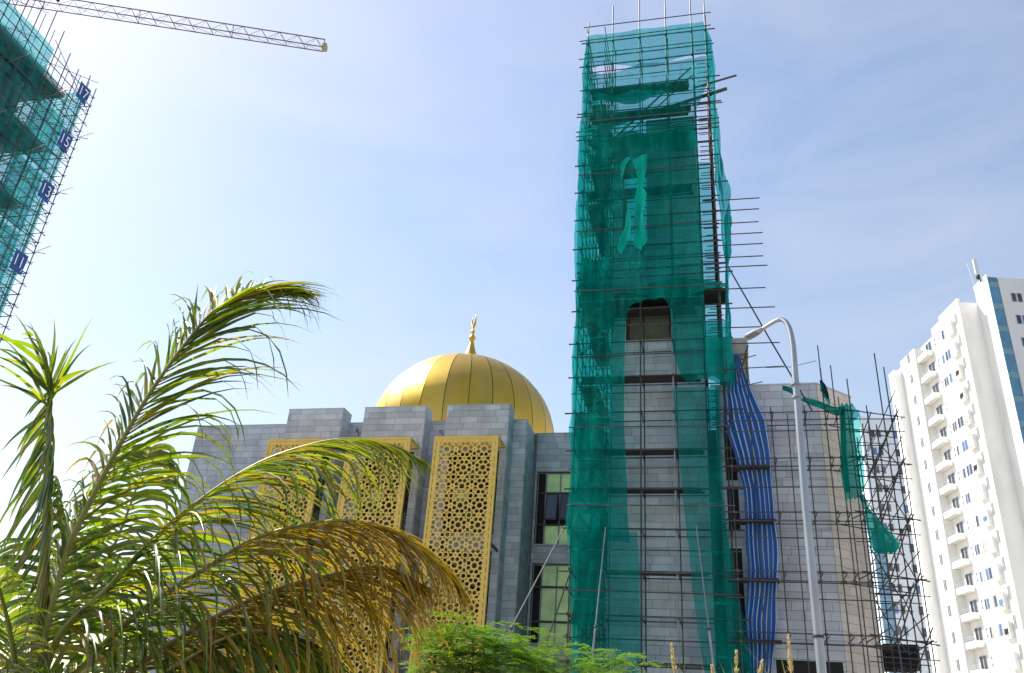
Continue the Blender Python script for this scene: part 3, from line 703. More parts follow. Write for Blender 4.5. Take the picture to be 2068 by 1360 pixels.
net('debris_net', 'green net strip hanging left of bare minaret wall, upper length', lambda u, v: (lerp(Ledge(lerp(9.7, 18.85, v)), Bedge(lerp(9.7, 18.85, v)), u), NY-.0, lerp(9.7-.2*u, 18.85, v)), 26, 44, 'net', .12, 5)
B2 = px_edge([(1288, 1085), (1293, 1150), (1292, 1200), (1296, 1300), (1290, 1370)], NY)
net('debris_net', 'green net strip at foot of minaret left side above shrub', lambda u, v: (lerp(Ledge(lerp(3.2, 9.9, v)), B2(lerp(3.2, 9.9, v)), u), NY-.12, lerp(3.2, 9.9, v)), 26, 28, 'net_thin', .12, 6)
net('debris_net', 'dense dark green net behind left strip of minaret scaffold', lambda u, v: (lerp(-5.4, -4.25, u)+.12*math.sin(v*11), NY+.35, lerp(6.5, 15.0, v)), 16, 44, 'net_dense', .18, 7)
C1 = px_edge([(1357, 610), (1357, 690), (1362, 720), (1375, 760), (1392, 778)], NY); C1r = px_edge([(1475, 600), (1476, 690), (1482, 730), (1486, 778)], NY)
net('debris_net', 'green net flap right of arched gap ending above blue tarp', lambda u, v: (lerp(C1(lerp(16.0, 18.85, v)), C1r(lerp(16.0, 18.85, v)), u), NY-.05, lerp(16.0+.2*math.sin(u*5), 18.85, v)), 22, 20, 'net', .12, 8)
net('debris_net', 'darker green net bunched at right corner of scaffold', lambda u, v: (lerp(-.05, C1r(lerp(16.1, 18.0, v)), u), NY-.22, lerp(16.1+.15*math.sin(u*8), 18.0, v)), 16, 12, 'net_dense', .16, 9)
C2 = px_edge([(1360, 790), (1365, 870), (1375, 960), (1385, 1060), (1390, 1100), (1400, 1200), (1410, 1280), (1425, 1375)], NY)
C2r = px_edge([(1455, 790), (1458, 900), (1462, 1000), (1472, 1085), (1492, 1200), (1510, 1300), (1526, 1375)], NY)
net('debris_net', 'long pale green net strip hanging right of bare minaret wall', lambda u, v: (lerp(C2(lerp(4.6, 15.85, v)), C2r(lerp(4.6, 15.85, v)), u), NY-.02, lerp(4.6, 15.85, v)), 22, 50, 'net_thin', .10, 11)
net('debris_net', 'darker green net behind pale strip beside dark windows', lambda u, v: (lerp(-.05, C2r(lerp(4.6, 15.85, v))-.05, u), NY+.25, lerp(4.6, 15.85, v)), 12, 44, 'net', .10, 12)
def torn(cl, label, sd_):
    def P(u, v):
        k = v*(len(cl)-1); i = min(int(k), len(cl)-2); f = k-i
        x, y, w = (lerp(cl[i][q], cl[i+1][q], f) for q in range(3)); p = onY(x+(u-.5)*w, y, 32.18)
        p.y += -.42*(u-.5)+.06*math.sin(u*7+v*7); return p
    net('debris_net', label, P, 12, 26, 'net_sunlit', .06, sd_)
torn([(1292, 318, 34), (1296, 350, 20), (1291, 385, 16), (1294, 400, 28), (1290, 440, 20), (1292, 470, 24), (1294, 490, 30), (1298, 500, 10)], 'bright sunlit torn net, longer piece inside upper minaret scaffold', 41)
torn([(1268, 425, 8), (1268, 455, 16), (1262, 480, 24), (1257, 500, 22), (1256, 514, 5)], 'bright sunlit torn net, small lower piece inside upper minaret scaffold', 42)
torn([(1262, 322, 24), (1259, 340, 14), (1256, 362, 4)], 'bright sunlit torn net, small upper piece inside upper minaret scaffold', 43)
net('debris_net', 'sunlit green net closing left side of minaret scaffold', lambda u, v: (Ledge(lerp(4, 36.2, v))-.02, lerp(NY, 39.5, u), lerp(4, 36.2, v)), 30, 70, 'net', .12, 13, (-1, 0, 0))
net('debris_net', 'green net closing right side of minaret scaffold', lambda u, v: (Redge(lerp(16.5, 36, v)), lerp(NY, 39.5, u), lerp(16.5, 36, v)), 26, 50, 'net', .10, 14, (1, 0, 0))
net('debris_net', 'green net closing far side of minaret scaffold', lambda u, v: (lerp(-5.6, -2.0, u), 39.55, lerp(10, 33.0, v)), 22, 50, 'net', .14, 15, (0, 1, 0))

# ================================================================== WING SCAFFOLD
sc2 = thing('wing_scaffold', 'steel tube scaffold along grey stone wing right of minaret', 'scaffold', (5, 32.3, 0))
tw = Tubes(sc2, 300, .84)
WY0, WY1 = 32.2, 33.1
wz = [onY(1620, y, WY0).z for y in (832, 870, 925, 984, 1035, 1087, 1155, 1210, 1280)]
lifts = wz[0::2]; mids = wz[1::2]
OX0, OX1 = 5.9, 6.95                     # side run, inner and outer
for z in lifts:
    tw.add('ledger', (.3, WY0, z), (5.6, WY0, z+.0), .027); tw.add('ledger', (.4, WY1, z-.2), (5.5, WY1, z-.2), .025)
    tw.add('ledger', (.3, WY0, z-.33), (5.3+rnd.random()*.6, WY0-.03, z-.33), .026)
for z in mids: tw.add('guard_rail', (.3, WY0, z), (5.4, WY0, z+.0), .026)
for x, t in ((.75, 17.9), (1.55, 17.4), (2.35, 14.9), (3.6, 14.9), (4.35, 17.5), (4.75, 16.6), (5.3, 16.0)):
    tw.add('standard', (x, WY0+.04, 0), (x, WY0+.04, t), .027)
for x, t in ((1.7, 15.2), (3.0, 14.9), (4.45, 16.9), (5.0, 15.6)): tw.add('standard', (x, WY1, 0), (x+.03, WY1, t), .026)
for z in lifts:
    for x in (.75, 2.35, 3.6, 4.4, 4.75, 5.3):
        tw.add('transom', (x+.06, WY0-.3, z-.1), (x+.06, WY1+.35, z-.1), .025); tw.couple((x, WY0, z)); tw.couple((x, WY0, z-.32), .045)
# side run round the corner and along the right flank
SY = [33.2, 34.6, 36.2, 38.0]
stdtop = {33.2: 16.9, 34.6: 18.2, 36.2: 15.6, 38.0: 16.2}
for y in SY:
    tw.add('standard', (OX1-.0, y, 0), (OX1-.05, y, stdtop[y]), .03); tw.add('standard', (OX0+.15, y-.1, 0), (OX0+.15, y-.1, 15.0), .028)
for x in (5.2, 5.9, 6.95): tw.add('standard', (x, WY0+.15, 0), (x, WY0+.15, 14.9), .026)
for z in lifts:
    tw.add('ledger', (5.0, WY0-.05, z+.05), (7.25, WY0+.35, z-.18), .028)
    tw.add('ledger', (4.6, WY1+.2, z-.15), (7.2, 34.7, z-.2), .026)
    tw.add('ledger', (OX1, 32.0, z-.1), (OX1, 39, z-.1), .026); tw.add('ledger', (OX0+.15, 32.4, z), (OX0+.15, 39, z), .026)
    tw.add('guard_rail', (OX1, 32.0, z+.75), (OX1, 39, z+.75), .024); tw.add('guard_rail', (OX0+.15, 32.6, z-.9), (OX0+.15, 39, z-.9), .024)
    for y in SY: tw.add('transom', (OX0-.4, y, z+.05), (OX1+.35, y, z+.02), .026); tw.couple((OX1, y, z), .055); tw.add('putlog', (5.2, y-.6, z-.6), (OX1+.3, y-.3, z-.62), .022)
for k in range(len(lifts)-1):
    a, b = lifts[k+1], lifts[k]
    tw.add('brace', (OX0+.1, 33.1, a-.2), (OX1+.15, 33.2, b+.25), .03); tw.add('brace', (OX1-.1, 36.1, a), (OX0, 36.2, b), .028)
    tw.add('brace', (OX0+.1, 34.5, a), (OX1+.2, 34.6, b+.2), .026); tw.add('brace', (OX1+.03, 33.3, a), (OX1+.03, 36.2, b), .026)
    tw.add('brace', (4.9, WY0+.1, a-.2), (5.9, 33.2, a+.45), .026)
tw.add('brace', (OX0, 33.1, 4.2), (OX1+.3, 33.2, lifts[-1]+.5), .03)
for k in range(7): tw.add('tie_tube', (1.3, WY0+.5, 15.6+k*.4), (2.1+.25*math.sin(k*3), WY0+.2, 15.65+k*.4), .024) if k in (1, 4) else None
tw.add('brace', (1.15, WY0, 15.9), (1.65, WY0, 17.6), .04); tw.add('ledger', (.4, WY0, 16.55), (3.0, WY0, 16.62), .026)
tw.flush()
for z in lifts[1:]:
    planks(sc2, .5, 2.2, WY0+.05, WY1-.05, z-.28, 3)
for z in (4.5, 6.4): ubox('skip_panel', (OX0+.2, 36.4, z-.5), (OX1+.4, 37.9, z+.35), M['dark'], sc2)

# leaning props in front of the nets
def prop(name, label, p, q, r, m='tube_light'):
    t = thing(name, label, 'pole', Vector(p)); utube('pole', p, q, r, M[m], t)
    d = (Vector(q)-Vector(p)); a = Vector(p)+d*.42; utube('sleeve', a, a+d*.2, r*1.7, M[m], t)
    for k in (.42, .62): utube('collar', Vector(p)+d*k, Vector(p)+d*(k+.008), r*2.2, M['tube'], t)
    return t
def ground_line(a, b, Y0, Y1):
    """straight pole through two picture points at given depths, extended down to the ground"""
    p, q = onY(*a, Y0), onY(*b, Y1); d = (q-p)/(q.z-p.z); g = p-d*p.z; return g, q
g, q = ground_line((1200, 1290), (1223, 1065), 31.5, 32.2); prop('raking_prop', 'pale steel raking prop leaning in front of left green net', g, q, .024)
g, q = ground_line((1440, 1340), (1406, 1062), 31.3, 32.1); prop('raking_prop', 'pale steel raking prop leaning in front of right green net strip', g, q, .026)
g, q = ground_line((1010, 1310), (1142, 1062), 34.0, 33.2); prop('raking_prop', 'thin grey pole leaning across green windows towards minaret net', g, q, .028)
g, q = ground_line((1100, 1310), (1155, 1145), 33.5, 33.0); prop('raking_prop', 'short dark pole leaning beside lower green window', g, q, .026, 'tube')
# stay cable from scaffold and loose wires
p, q = onY(1471, 540, 32.3), onY(1640, 830, 31.8)
tag(MB().path([p, p.lerp(q, .5)+Vector((0, 0, -.05)), q], .03, 6).build('stay_tube', M['tube']), 'long diagonal tube descending from minaret net behind lamp post', 'pole')
p, q = onY(1546, 743, 32.2), onY(1648, 729, 32.24)
tag(MB().path([p, p.lerp(q, .5)+Vector((0, 0, -.12)), q], .012, 5).build('loose_wire', M['cable']), 'thin loose wire strung above wing roof behind lamp post', 'wire')

# ================================================================== TARP AND SWAGGED NET
tl_ = px_edge([(1484, 700), (1472, 750), (1458, 790), (1460, 850), (1485, 920), (1500, 985), (1508, 1100), (1512, 1150), (1503, 1250), (1510, 1300), (1516, 1375)], 32.8)
tr_ = px_edge([(1488, 700), (1500, 750), (1530, 810), (1548, 850), (1556, 920), (1563, 1000), (1569, 1100), (1572, 1180), (1570, 1250), (1562, 1320), (1556, 1375)], 32.8)
zt0, zt1 = 4.4, onY(1486, 715, 32.8).z
mb = MB()
def TP(u, v):
    z = lerp(zt0, zt1, v); x = lerp(tl_(z), tr_(z), u)+.05*math.sin(v*21)*(u-.5)+.06*noise.noise(Vector((u*2, 9, v*9)))
    return Vector((x, 32.8-.055*math.sin(u*27+.8*math.sin(v*2)+.7*noise.noise(Vector((u*3, 5, v*4))))-.12*noise.noise(Vector((u*2, 0, v*7))), z))
mb.grid(TP, 60, 70); me = mb.mesh('tarp', True); uvl = me.uv_layers.new(name='UVMap')
for lp in me.loops: i = lp.vertex_index; uvl.data[lp.index].uv = ((i % 61)/60, (i//61)/70)
tag(link('striped_tarp', me, M['tarp']), 'blue and white striped tarpaulin hanging down grey stone wing', 'tarpaulin')
# net swag at right end
def swag(name, label, a, b, sag, w0, w1, m='net_dense'):
    def P(u, v):
        c = Vector(a).lerp(Vector(b), u); c.z -= sag*math.sin(math.pi*u); w = lerp(w0, w1, u)+.25*(w0+w1)*math.sin(math.pi*u)
        return c+Vector((.0, -.12*math.sin(v*7+u*6)-.1*math.sin(v*14), -w*v+.05*math.sin(u*13)))
    return tag(MB().grid(P, 30, 14).build(name, M[m], None, True), label, 'net', 'green net tangled at wing scaffold corner')
swag('net_swag', 'green net swagging across wing roofline behind lamp post', onY(1580, 782, 31.9), onY(1706, 822, 31.9), .12, .06, .35)
swag('net_swag', 'pale peak of green net hanging from blue cloth knot', onY(1656, 778, 31.85), onY(1676, 808, 31.85), 0, .2, .3, 'net')
def drape(name, label, cl, m='net', amp=.13):
    def P(u, v):
        k = v*(len(cl)-1); i = min(int(k), len(cl)-2); f = k-i
        (x0, y0, w0), (x1, y1, w1) = cl[i], cl[i+1]; x, y, w = lerp(x0, x1, f), lerp(y0, y1, f), lerp(w0, w1, f)
        p = onY(x+(u-.5)*w, y, 31.8); p.y -= amp*math.sin(u*17+v*5)+amp*.7*noise.noise(Vector((u*3, v*6, 1))); return p
    return tag(MB().grid(P, 26, 40).build(name, M[m], None, True), label, 'net', 'green net tangled at wing scaffold corner')
drape('net_drape', 'green net hanging in a bunched column from wing scaffold corner', [(1711, 816, 26), (1716, 835, 44), (1717, 870, 42), (1719, 920, 46), (1722, 960, 46), (1725, 990, 40), (1722, 1008, 22)])
drape('net_drape', 'twisted tail of green net trailing to outermost scaffold standard', [(1738, 1000, 10), (1752, 1030, 14), (1764, 1060, 34), (1780, 1085, 52), (1788, 1105, 56), (1792, 1118, 30)], 'net_dense')
drape('net_drape', 'dark edge of green net folded down beside bunched column', [(1702, 825, 10), (1704, 900, 12), (1708, 960, 11), (1712, 995, 12)], 'net_dense', .05)
drape('cloth_knot', 'dark blue cloth knotted on scaffold standard above swagged net', [(1658, 768, 6), (1662, 778, 12), (1667, 792, 9), (1673, 806, 4)], 'cloth', .05)
bpy.data.objects['cloth_knot']['category'] = 'cloth'; del bpy.data.objects['cloth_knot']['group']

# ================================================================== LAMP POST
LPY = 13.5
base = onY(1661, 1355, LPY); top = onY(1601, 700, LPY)
lx, lyy = base.x, LPY
lamp = thing('street_lamp', 'tall galvanised lamp post with curved arm in front of mosque wing', 'street lamp', (lx, lyy, 0))
cv = [Vector((lx, lyy, 0)), Vector((lx-.01, lyy, 3)), Vector((lx-.02, lyy, 5.5))]
cl_ = [onY(x, y, Y) for x, y, Y in ((1606, 760, 13.5), (1602, 705, 13.5), (1597, 674, 13.52), (1590, 655, 13.56), (1580, 646, 13.62), (1568, 648, 13.68), (1552, 657, 13.78), (1536, 667, 13.9))]
head = cl_[-1]; cw = cat(cl_, 40)
MB().path(cv+cw, [.078, .068, .06]+[lerp(.053, .03, i/40) for i in range(41)], 20).build('pole', M['lamp_metal'], lamp, smooth=True)
for z in (7.32, 7.55): MB().lathe((lerp(lx, cl_[0].x, z/cl_[0].z), lyy, z), [(.05, -.012), (.088, -.012), (.088, .012), (.05, .012)], 20).build('collar', M['lamp_metal'], lamp)
MB().box((lx-.05, lyy-.082, .6), (lx+.05, lyy-.068, .95)).build('access_door', M['grey_frame'], lamp)
MB().lathe((lx-.012, lyy, 3.55), [(.0765, 0), (.0775, .02), (.0765, .04)], 20).build('strap', M['tube'], lamp)
MB().lathe((lx, lyy, 0), [(.11, .0), (.24, .0), (.24, .03), (.11, .05)], 16).build('base_plate', M['lamp_metal'], lamp)
tip = onY(1519, 677, 14.05); d = (tip-head).normalized(); sd_ = d.cross(Vector((0, 0, 1))).normalized()
hb = MB()
def LH_(u, v):
    a = 2*math.pi*u; t = v; w = .04+.06*math.sin(min(1, t*1.6)*math.pi/2)*(1-max(0, t-.75)*1.6); h = .045*(1-.4*t)
    return head-d*.05+d*(t*.42)+sd_*(w*math.cos(a))+Vector((0, 0, h*math.sin(a)*(1 if math.sin(a) > 0 else .55)))
hb.grid(LH_, 20, 12); hb.build('lamp_head', M['lamp_metal'], lamp, smooth=True)
c = head+d*.2+Vector((0, 0, -.022)); MB().obox(c, d*.12, sd_*.05, (0, 0, .012)).build('lamp_lens', M['grey_frame'], lamp)

# ================================================================== WHITE APARTMENT TOWER
P0 = Vector((33.5, 98, 0)); TD = Vector((-.23, .973, 0)).normalized(); TR = Vector((TD.y, -TD.x, 0))
def T(u, v, z): return P0+TR*u+TD*v+Vector((0, 0, z))
apt = thing('apartment_tower', 'tall white apartment tower with balconies and blue glass corner strip', 'building', P0)
def tbox(name, u0, u1, v0, v1, z0, z1, m, parent=None):
    return oriented(name, T((u0+u1)/2, (v0+v1)/2, (z0+z1)/2), TR*(u1-u0), TD*(v1-v0), (0, 0, z1-z0), M[m], parent or apt)
FL = 3.0; ZT = 58.4
NFL = 19
wmain = tbox('wall', 0.0, 14, 0.05, 3.05, 0, ZT, 'white')
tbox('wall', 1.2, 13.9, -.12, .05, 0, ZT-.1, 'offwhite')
tbox('wall', -2.36, 13, 3.05, 10.4, 0, 56.4, 'white')
tbox('wall', -2.3, 13, 10.4, 24, 0, 55.4, 'white')
tbox('wall', -3.42, -2.3, 13.6, 17.9, 0, 55.1, 'white')
tbox('wall', -4.5, -2.3, 17.9, 19.6, 0, 53.8, 'white')
tbox('parapet', -2.42, -2.1, 3.02, 8.0, 56.4, 56.9, 'white')
tbox('parapet', -.05, .3, 0.02, 3.1, ZT, ZT+.35, 'white')
# glass strip on the front, with spandrel bands
gs = tbox('glass_strip', .02, 1.18, -.02, .04, 0, ZT-.05, 'blue_glass')
for k in range(NFL+1):
    z = ZT-1.1-k*FL
    if z > 1: oriented('spandrel_band', T(.6, -.035, z), TR*1.15, TD*.02, (0, 0, .72), M['blue_band'], gs)
rnd2 = random.Random(5)
def twin(u, v, z, w, h, side, m='win_glass'):
    """window on the left flank (side='L', runs along v) or the front (side='F', runs along u)"""
    if side == 'L':
        f = oriented('window', T(u-.02, v, z), TR*.06, TD*w, (0, 0, h), M['alu'], apt)
        o = bpy.data.objects.new('pane', unit_mesh('box', M[m])); col.objects.link(o); o.parent = f; o.scale = (1.15, 1-.12/w, 1-.12/h)
    else:
        f = oriented('window', T(u, v-.02, z), TR*w, TD*.06, (0, 0, h), M['alu'], apt)
        o = bpy.data.objects.new('pane', unit_mesh('box', M[m])); col.objects.link(o); o.parent = f; o.scale = (1-.12/w, 1.15, 1-.12/h)
for k in range(NFL-1):
    z = 54.4-k*FL
    if z < 8: break
    g = lambda: rnd2.choice(['win_glass', 'win_glass', 'win_glass', 'win_blue', 'offwhite', 'alu'])
    U = -2.36
    for dv in (4.0, 4.32): twin(U, dv, z+.2, .2, 1.5, 'L', 'win_glass')
    if rnd2.random() < .85:
        for dv in (7.05, 7.75): twin(U, dv, z-.2, .58, 1.3, 'L', g())
    for dv in (8.6, 9.15):
        if k % 5 != 3: twin(U, dv, z-.2, .46, 1.2, 'L', g())
    for dz in (.25, -.45): twin(U, 9.95, z+dz, .28, .42, 'L')
    # service ledge with air conditioner
    tbox('service_ledge', U-.42, U, 4.75, 6.1, z-1.35, z-1.2, 'white')
    lb = tbox('ledge_hood', U-.5, U, 4.7, 4.82, z-1.2, z+.35, 'white')
    if rnd2.random() < .8: tbox('air_conditioner', U-.42, U-.1, 5.2+rnd2.random()*.3, 5.95, z-1.19, z-.65, 'alu')
    if rnd2.random() < .5: tbox('laundry', U-.5, U-.45, 5.0, 5.7, z-.9, z-.35, rnd2.choice(['win_blue', 'dark', 'offwhite', 'blue_glass']))
    twin(U, 5.5, z-.1, .5, 1.0, 'L')
    # balcony
    bz = z-1.35
    bal = tbox('balcony', U-.85, U, 10.9, 13.55, bz-.16, bz, 'white')
    pr = [tbox('parapet', U-.85, U-.75, 10.9, 13.55, bz, bz+.55, 'white'), tbox('parapet', U-.745, U, 10.9, 11.02, bz, bz+.55, 'white')]
    for p_ in pr: p_.name = 'balcony_parapet'
    for q in range(2): tbox('rail', U-.82, U-.77, 10.95, 13.5, bz+.75+.25*q, bz+.80+.25*q, 'alu')
    for dv in (11.4, 12.2): twin(-2.3-.03, dv, z-.3, .7, 2.0, 'L')
    if rnd2.random() < .5: tbox('air_conditioner', U-.7, U-.3, 12.6, 13.3, bz+.02, bz+.6, 'alu')
    for dv in (15.2, 15.6): twin(-3.42, dv, z, .3, 1.3, 'L')
    for du in (2.62, 3.32): twin(du, -.12, z+1.2, .6, 1.25, 'F', rnd2.choice(['win_glass', 'win_blue', 'win_glass']))
    for du in (7.6, 8.3): twin(du, -.12, z+1.2, .6, 1.25, 'F', g())
an = tbox('antenna_panel', -.55, -.15, 1.1, 1.35, ZT+1.1, ZT+3.2, 'offwhite')
an.name = 'antenna_panel'
utube('antenna_mast', T(-.1, 1.3, ZT), T(-.15, 1.3, ZT+2.0), .07, M['tube'], apt); utube('antenna_whip', T(-1.0, 1.2, ZT-.5), T(-1.35, 1.2, ZT+2.6), .045, M['offwhite'], apt)
tbox('antenna_box', -.5, -.2, 1.0, 1.4, ZT+.4, ZT+.8, 'dark')

# lower pale block behind
Q0 = onY(1742, 838, 140); q0x = Q0.x
blk = thing('apartment_block', 'pale grey apartment block with small paired windows behind scaffold', 'building', (q0x, 140, 0))
def S(u, v, z): return Vector((q0x, 140, 0))+TR*u+TD*v+Vector((0, 0, z))
oriented('wall', S(8, 6, 28.6), TR*17.2, TD*12, (0, 0, 57.2), M['soft_grey'], blk)
gz = oriented('glass_strip', S(-.2, -.06, 19), TR*1.7, TD*.1, (0, 0, 38), M['blue_glass'], blk)
for k in range(13): oriented('spandrel_band', S(-.2, -.13, 36.8-k*3.1), TR*1.68, TD*.04, (0, 0, .6), M['blue_band'], blk)
for k in range(15):
    z = 54.3-k*3.1
    for u in (1.2, 2.2, 4.9, 5.8, 9.4, 10.3):
        if z < 8: continue
        f = oriented('window', S(u, -.03, z), TR*.78, TD*.08, (0, 0, 1.35), M['alu'], blk)
        o = bpy.data.objects.new('pane', unit_mesh('box', M['win_glass' if (k*7+int(u)) % 4 else 'win_blue'])); col.objects.link(o); o.parent = f; o.scale = (.86, 1.2, .9)

# ================================================================== NETTED HIGH-RISE ON THE LEFT
LX = -57.0; LYF = 51.55
hr = thing('highrise', 'concrete high-rise under construction at upper left', 'building', (-66, 42, 0))
for k in range(0, 18):
    z = 55.1-k*3.15
    if z < 6: break
    even = k % 2 == 0
    MB().box((-72, 30, z), (-58.0 if even else -60.6, 49.5 if even else 47.8, z+.32)).build('floor_slab', M['concrete'], hr)
MB().box((-71.5, 30.5, 0), (-61.5, 47.2, 54.9)).build('wall', M['concrete'], hr)
for y in (31, 36, 41, 46.5): MB().box((-60.9, y, 0), (-60.2, y+.6, 54.9)).build('column', M['concrete'], hr)
sc3 = thing('highrise_scaffold', 'dense tube scaffold wrapping the high-rise at upper left', 'scaffold', (LX, 45, 0))
th = Tubes(sc3, 300); rnd3 = random.Random(9)
ys = [33+1.45*i for i in range(13)]+[LYF]
def ztop(y): return 59.7+rnd3.uniform(-.3, .3) if y < 46.9 else 57.6
for y in ys:
    th.add('standard', (LX, y, 0), (LX, y, ztop(y)+rnd3.choice([.3, .9, 1.9])), .045); th.add('standard', (LX-1.15, y, 0), (LX-1.15, y, ztop(y)+rnd3.uniform(.2, 1.4)), .034)
lv = [20+1.05*i for i in range(36)]
for i, z in enumerate(lv):
    far = LYF+rnd3.choice([.1, .2, .5])
    near = 31.0
    if z > 58: far = 46.6
    th.add('ledger', (LX, near, z), (LX, far, z), .042)
    if i % 2 == 0: th.add('ledger', (LX-1.15, near, z), (LX-1.15, far, z), .042)
    if z > 58: continue
    # far return of the scaffold
    th.add('ledger', (LX+.3, LYF, z+.05), (-66, LYF, z+.05), .04); th.add('ledger', (LX+.1, LYF-1.25, z), (-66, LYF-1.25, z), .028)
    if i % 2 == 0:
        for y in ys: th.add('transom', (LX+.35*rnd3.random(), y, z), (LX-1.5, y, z), .026)
for x in (-58.6, -60.2, -61.8, -63.4, -65): 
    th.add('standard', (x, LYF, 0), (x, LYF, 57.8), .034); th.add('standard', (x, LYF-1.25, 0), (x, LYF-1.25, 57.4), .032)
for k in range(11):
    a = 24+k*3.1
    th.add('brace', (LX, 44.5, a), (LX, LYF, a+3.6), .028); th.add('brace', (LX+.02, LYF, a), (LX+.02, 45.5, a+3.2), .028); th.add('brace', (LX, LYF, a), (-64, LYF, a+4), .028)
    th.add('brace', (LX, 36, a+3), (LX, 44, a+8), .028); th.add('brace', (LX, 44, a), (LX, 37, a+5), .028)
# outriggers of the catch fans
for z in (51.8, 45.4, 39):
    for y in (38.5, 43, 47.5): th.add('outrigger', (LX-3.5, y, z+.4), (LX+1.2, y, z+2.0), .05, 'tube_light')
    th.add('outrigger', (LX+.1, LYF, z), (LX+1.0, LYF+.5, z+.9), .03); th.add('outrigger', (LX+.1, LYF, z), (LX+1.1, LYF+.1, z-.2), .03)
th.flush()
def hnet(label, y0, y1, z0, z1, m, x=-57.5, k=0):
    o = MB().grid(lambda u, v: Vector((x+.12*noise.noise(Vector((u*9, v*14, k))), lerp(y0, y1, u), lerp(z0, z1, v)+.12*math.sin(u*9+k))), 24, 16).build('scaffold_net', M[m], None, True)
    tag(o, label, 'net', 'teal nets on the high-rise scaffold')
words = ['topmost', 'second', 'third', 'fourth', 'fifth', 'sixth']
for k in range(6):
    z = 59-k*6.3
    hnet(words[k]+' teal net panel from the top on high-rise scaffold', 31, 50.0 if k else 46.2, z-6.2, z-.15-(1.2 if k == 0 else 0), 'net_slate', -57.45, k)
    hnet(words[k]+' dense teal net band under high-rise floor slab', 31, 48.9-(k % 2)*.3, z-4.3, z-2.6, 'net_slate', -58.6, k+20)
for k in range(8):
    z = 55.1-k*6.3
    if z < 24: break
    o = MB().grid(lambda u, v: Vector((lerp(-57.9, -61.4, v), lerp(31, 49.45, u), z-.12-.10*abs(math.sin(u*14))-.3*math.sin(v*3.1))), 40, 6).build('catch_net', M['net_slate'], None, True)
    tag(o, ('first', 'second', 'third', 'fourth', 'fifth')[k]+' dark teal catch net slung under high-rise slab, counted from top', 'net', 'catch nets under the high-rise slabs')
# far return net
o = MB().grid(lambda u, v: Vector((lerp(LX-.1, -63, u), LYF-.7+.1*noise.noise(Vector((u*6, v*20, 3))), lerp(22, 57, v))), 14, 50).build('scaffold_net', M['net_thin'], None, True)
tag(o, 'thin teal net closing far end of high-rise scaffold', 'net', 'teal nets on the high-rise scaffold')
# floor banners
for (txt, (px, py)), wd in zip((('17', (168, 189)), ('15', (131, 285)), ('13', (93, 386)), ('11', (38, 529))), ('topmost', 'second highest', 'third highest', 'lowest')):
    c = onX(px, py, LX+.25); s_ = 1.15
    bnr = thing('floor_banner', wd+' blue banner on high-rise scaffold, reading '+txt, 'banner', c, 'floor number banners')
    me = MB().grid(lambda u, v: Vector((LX+.25+.05*math.sin(u*5+v*3), c.y+(u-.5)*1.4, c.z+(v-.5)*1.9)), 8, 8)
    me.build('cloth', M['banner'], bnr, True)
    for t, sz, oy, oz in ((txt, 1.55, -.1, -.5), ('F', .5, .48, -.8)):
        cu = bpy.data.curves.new('digits', 'FONT'); cu.body = t; cu.size = sz; cu.align_x = 'CENTER'; cu.extrude = .01; cu.offset = -.012
        ob = bpy.data.objects.new('digits', cu); col.objects.link(ob)
        dgm = bpy.data.meshes.new_from_object(ob.evaluated_get(bpy.context.evaluated_depsgraph_get())); bpy.data.objects.remove(ob); bpy.data.curves.remove(cu)
        dgm.materials.clear(); dgm.materials.append(M['white_print'])
        o = bpy.data.objects.new('digits', dgm); col.objects.link(o); attach(o, bnr)
        o.matrix_basis = Matrix.Translation((LX+.34, c.y+oy, c.z+oz))@Matrix(((0, 0, 1, 0), (1, 0, 0, 0), (0, 1, 0, 0), (0, 0, 0, 1)))@Matrix.Diagonal((.78, 1, 1, 1))

# ================================================================== TOWER CRANE
crane = thing('tower_crane', 'yellow lattice tower crane jib reaching over the high-rise', 'crane', (-92, 38.5, 0))
CH = 65.0
a0, a1 = onZ(653, 104.5, CH), onZ(95, 19.5, CH); b0, b1 = onZ(651, 95, CH), onZ(92, 4.5, CH); t0, t1 = onZ(651, 80, CH+1.15), onZ(149, 0, CH+1.15)
def ext(p, q, L): return p+(q-p).normalized()*L
LJ = 62.0
A = lambda t: a0.lerp(ext(a0, a1, LJ), t); Bq = lambda t: b0.lerp(ext(b0, b1, LJ), t)
Tq = lambda t: (A(t)+Bq(t))/2+Vector((0, 0, 1.35))
tcn = Tubes(crane, 300)
for f_, n_ in ((A, 'lower_chord'), (Bq, 'lower_chord'), (Tq, 'upper_chord')): tcn.add(n_, f_(0), f_(1), .06 if n_ == 'upper_chord' else .055, 'yellow')
N_ = 34
for i in range(N_+1):
    t = i/N_; t2 = min(1, (i+.5)/N_); t3 = min(1, (i+1)/N_)
    tcn.add('strut', A(t), Bq(t), .028, 'yellow')
    if i < N_:
        for f_ in (A, Bq): tcn.add('lacing', f_(t), Tq(t2), .022, 'yellow'); tcn.add('lacing', Tq(t2), f_(t3), .022, 'yellow')
        tcn.add('lacing', A(t), Bq(t3), .018, 'yellow')
    if i % 5 == 0: tcn.add('strut', A(t), Tq(t), .03, 'yellow'); tcn.add('strut', Bq(t), Tq(t), .03, 'yellow')
mast = Vector((A(1).x, A(1).y, 0)); crane.location = mast
for dx in (-.9, .9):
    for dy in (-.9, .9): tcn.add('mast_leg', mast+Vector((dx, dy, 0)), mast+Vector((dx, dy, CH+6)), .09, 'yellow')
for i in range(34):
    z = i*2.0
    for (p, q) in (((-.9, -.9), (.9, -.9)), ((.9, -.9), (.9, .9)), ((.9, .9), (-.9, .9)), ((-.9, .9), (-.9, -.9))):
        tcn.add('mast_lacing', mast+Vector((*p, z)), mast+Vector((*q, z+2)), .05, 'yellow')
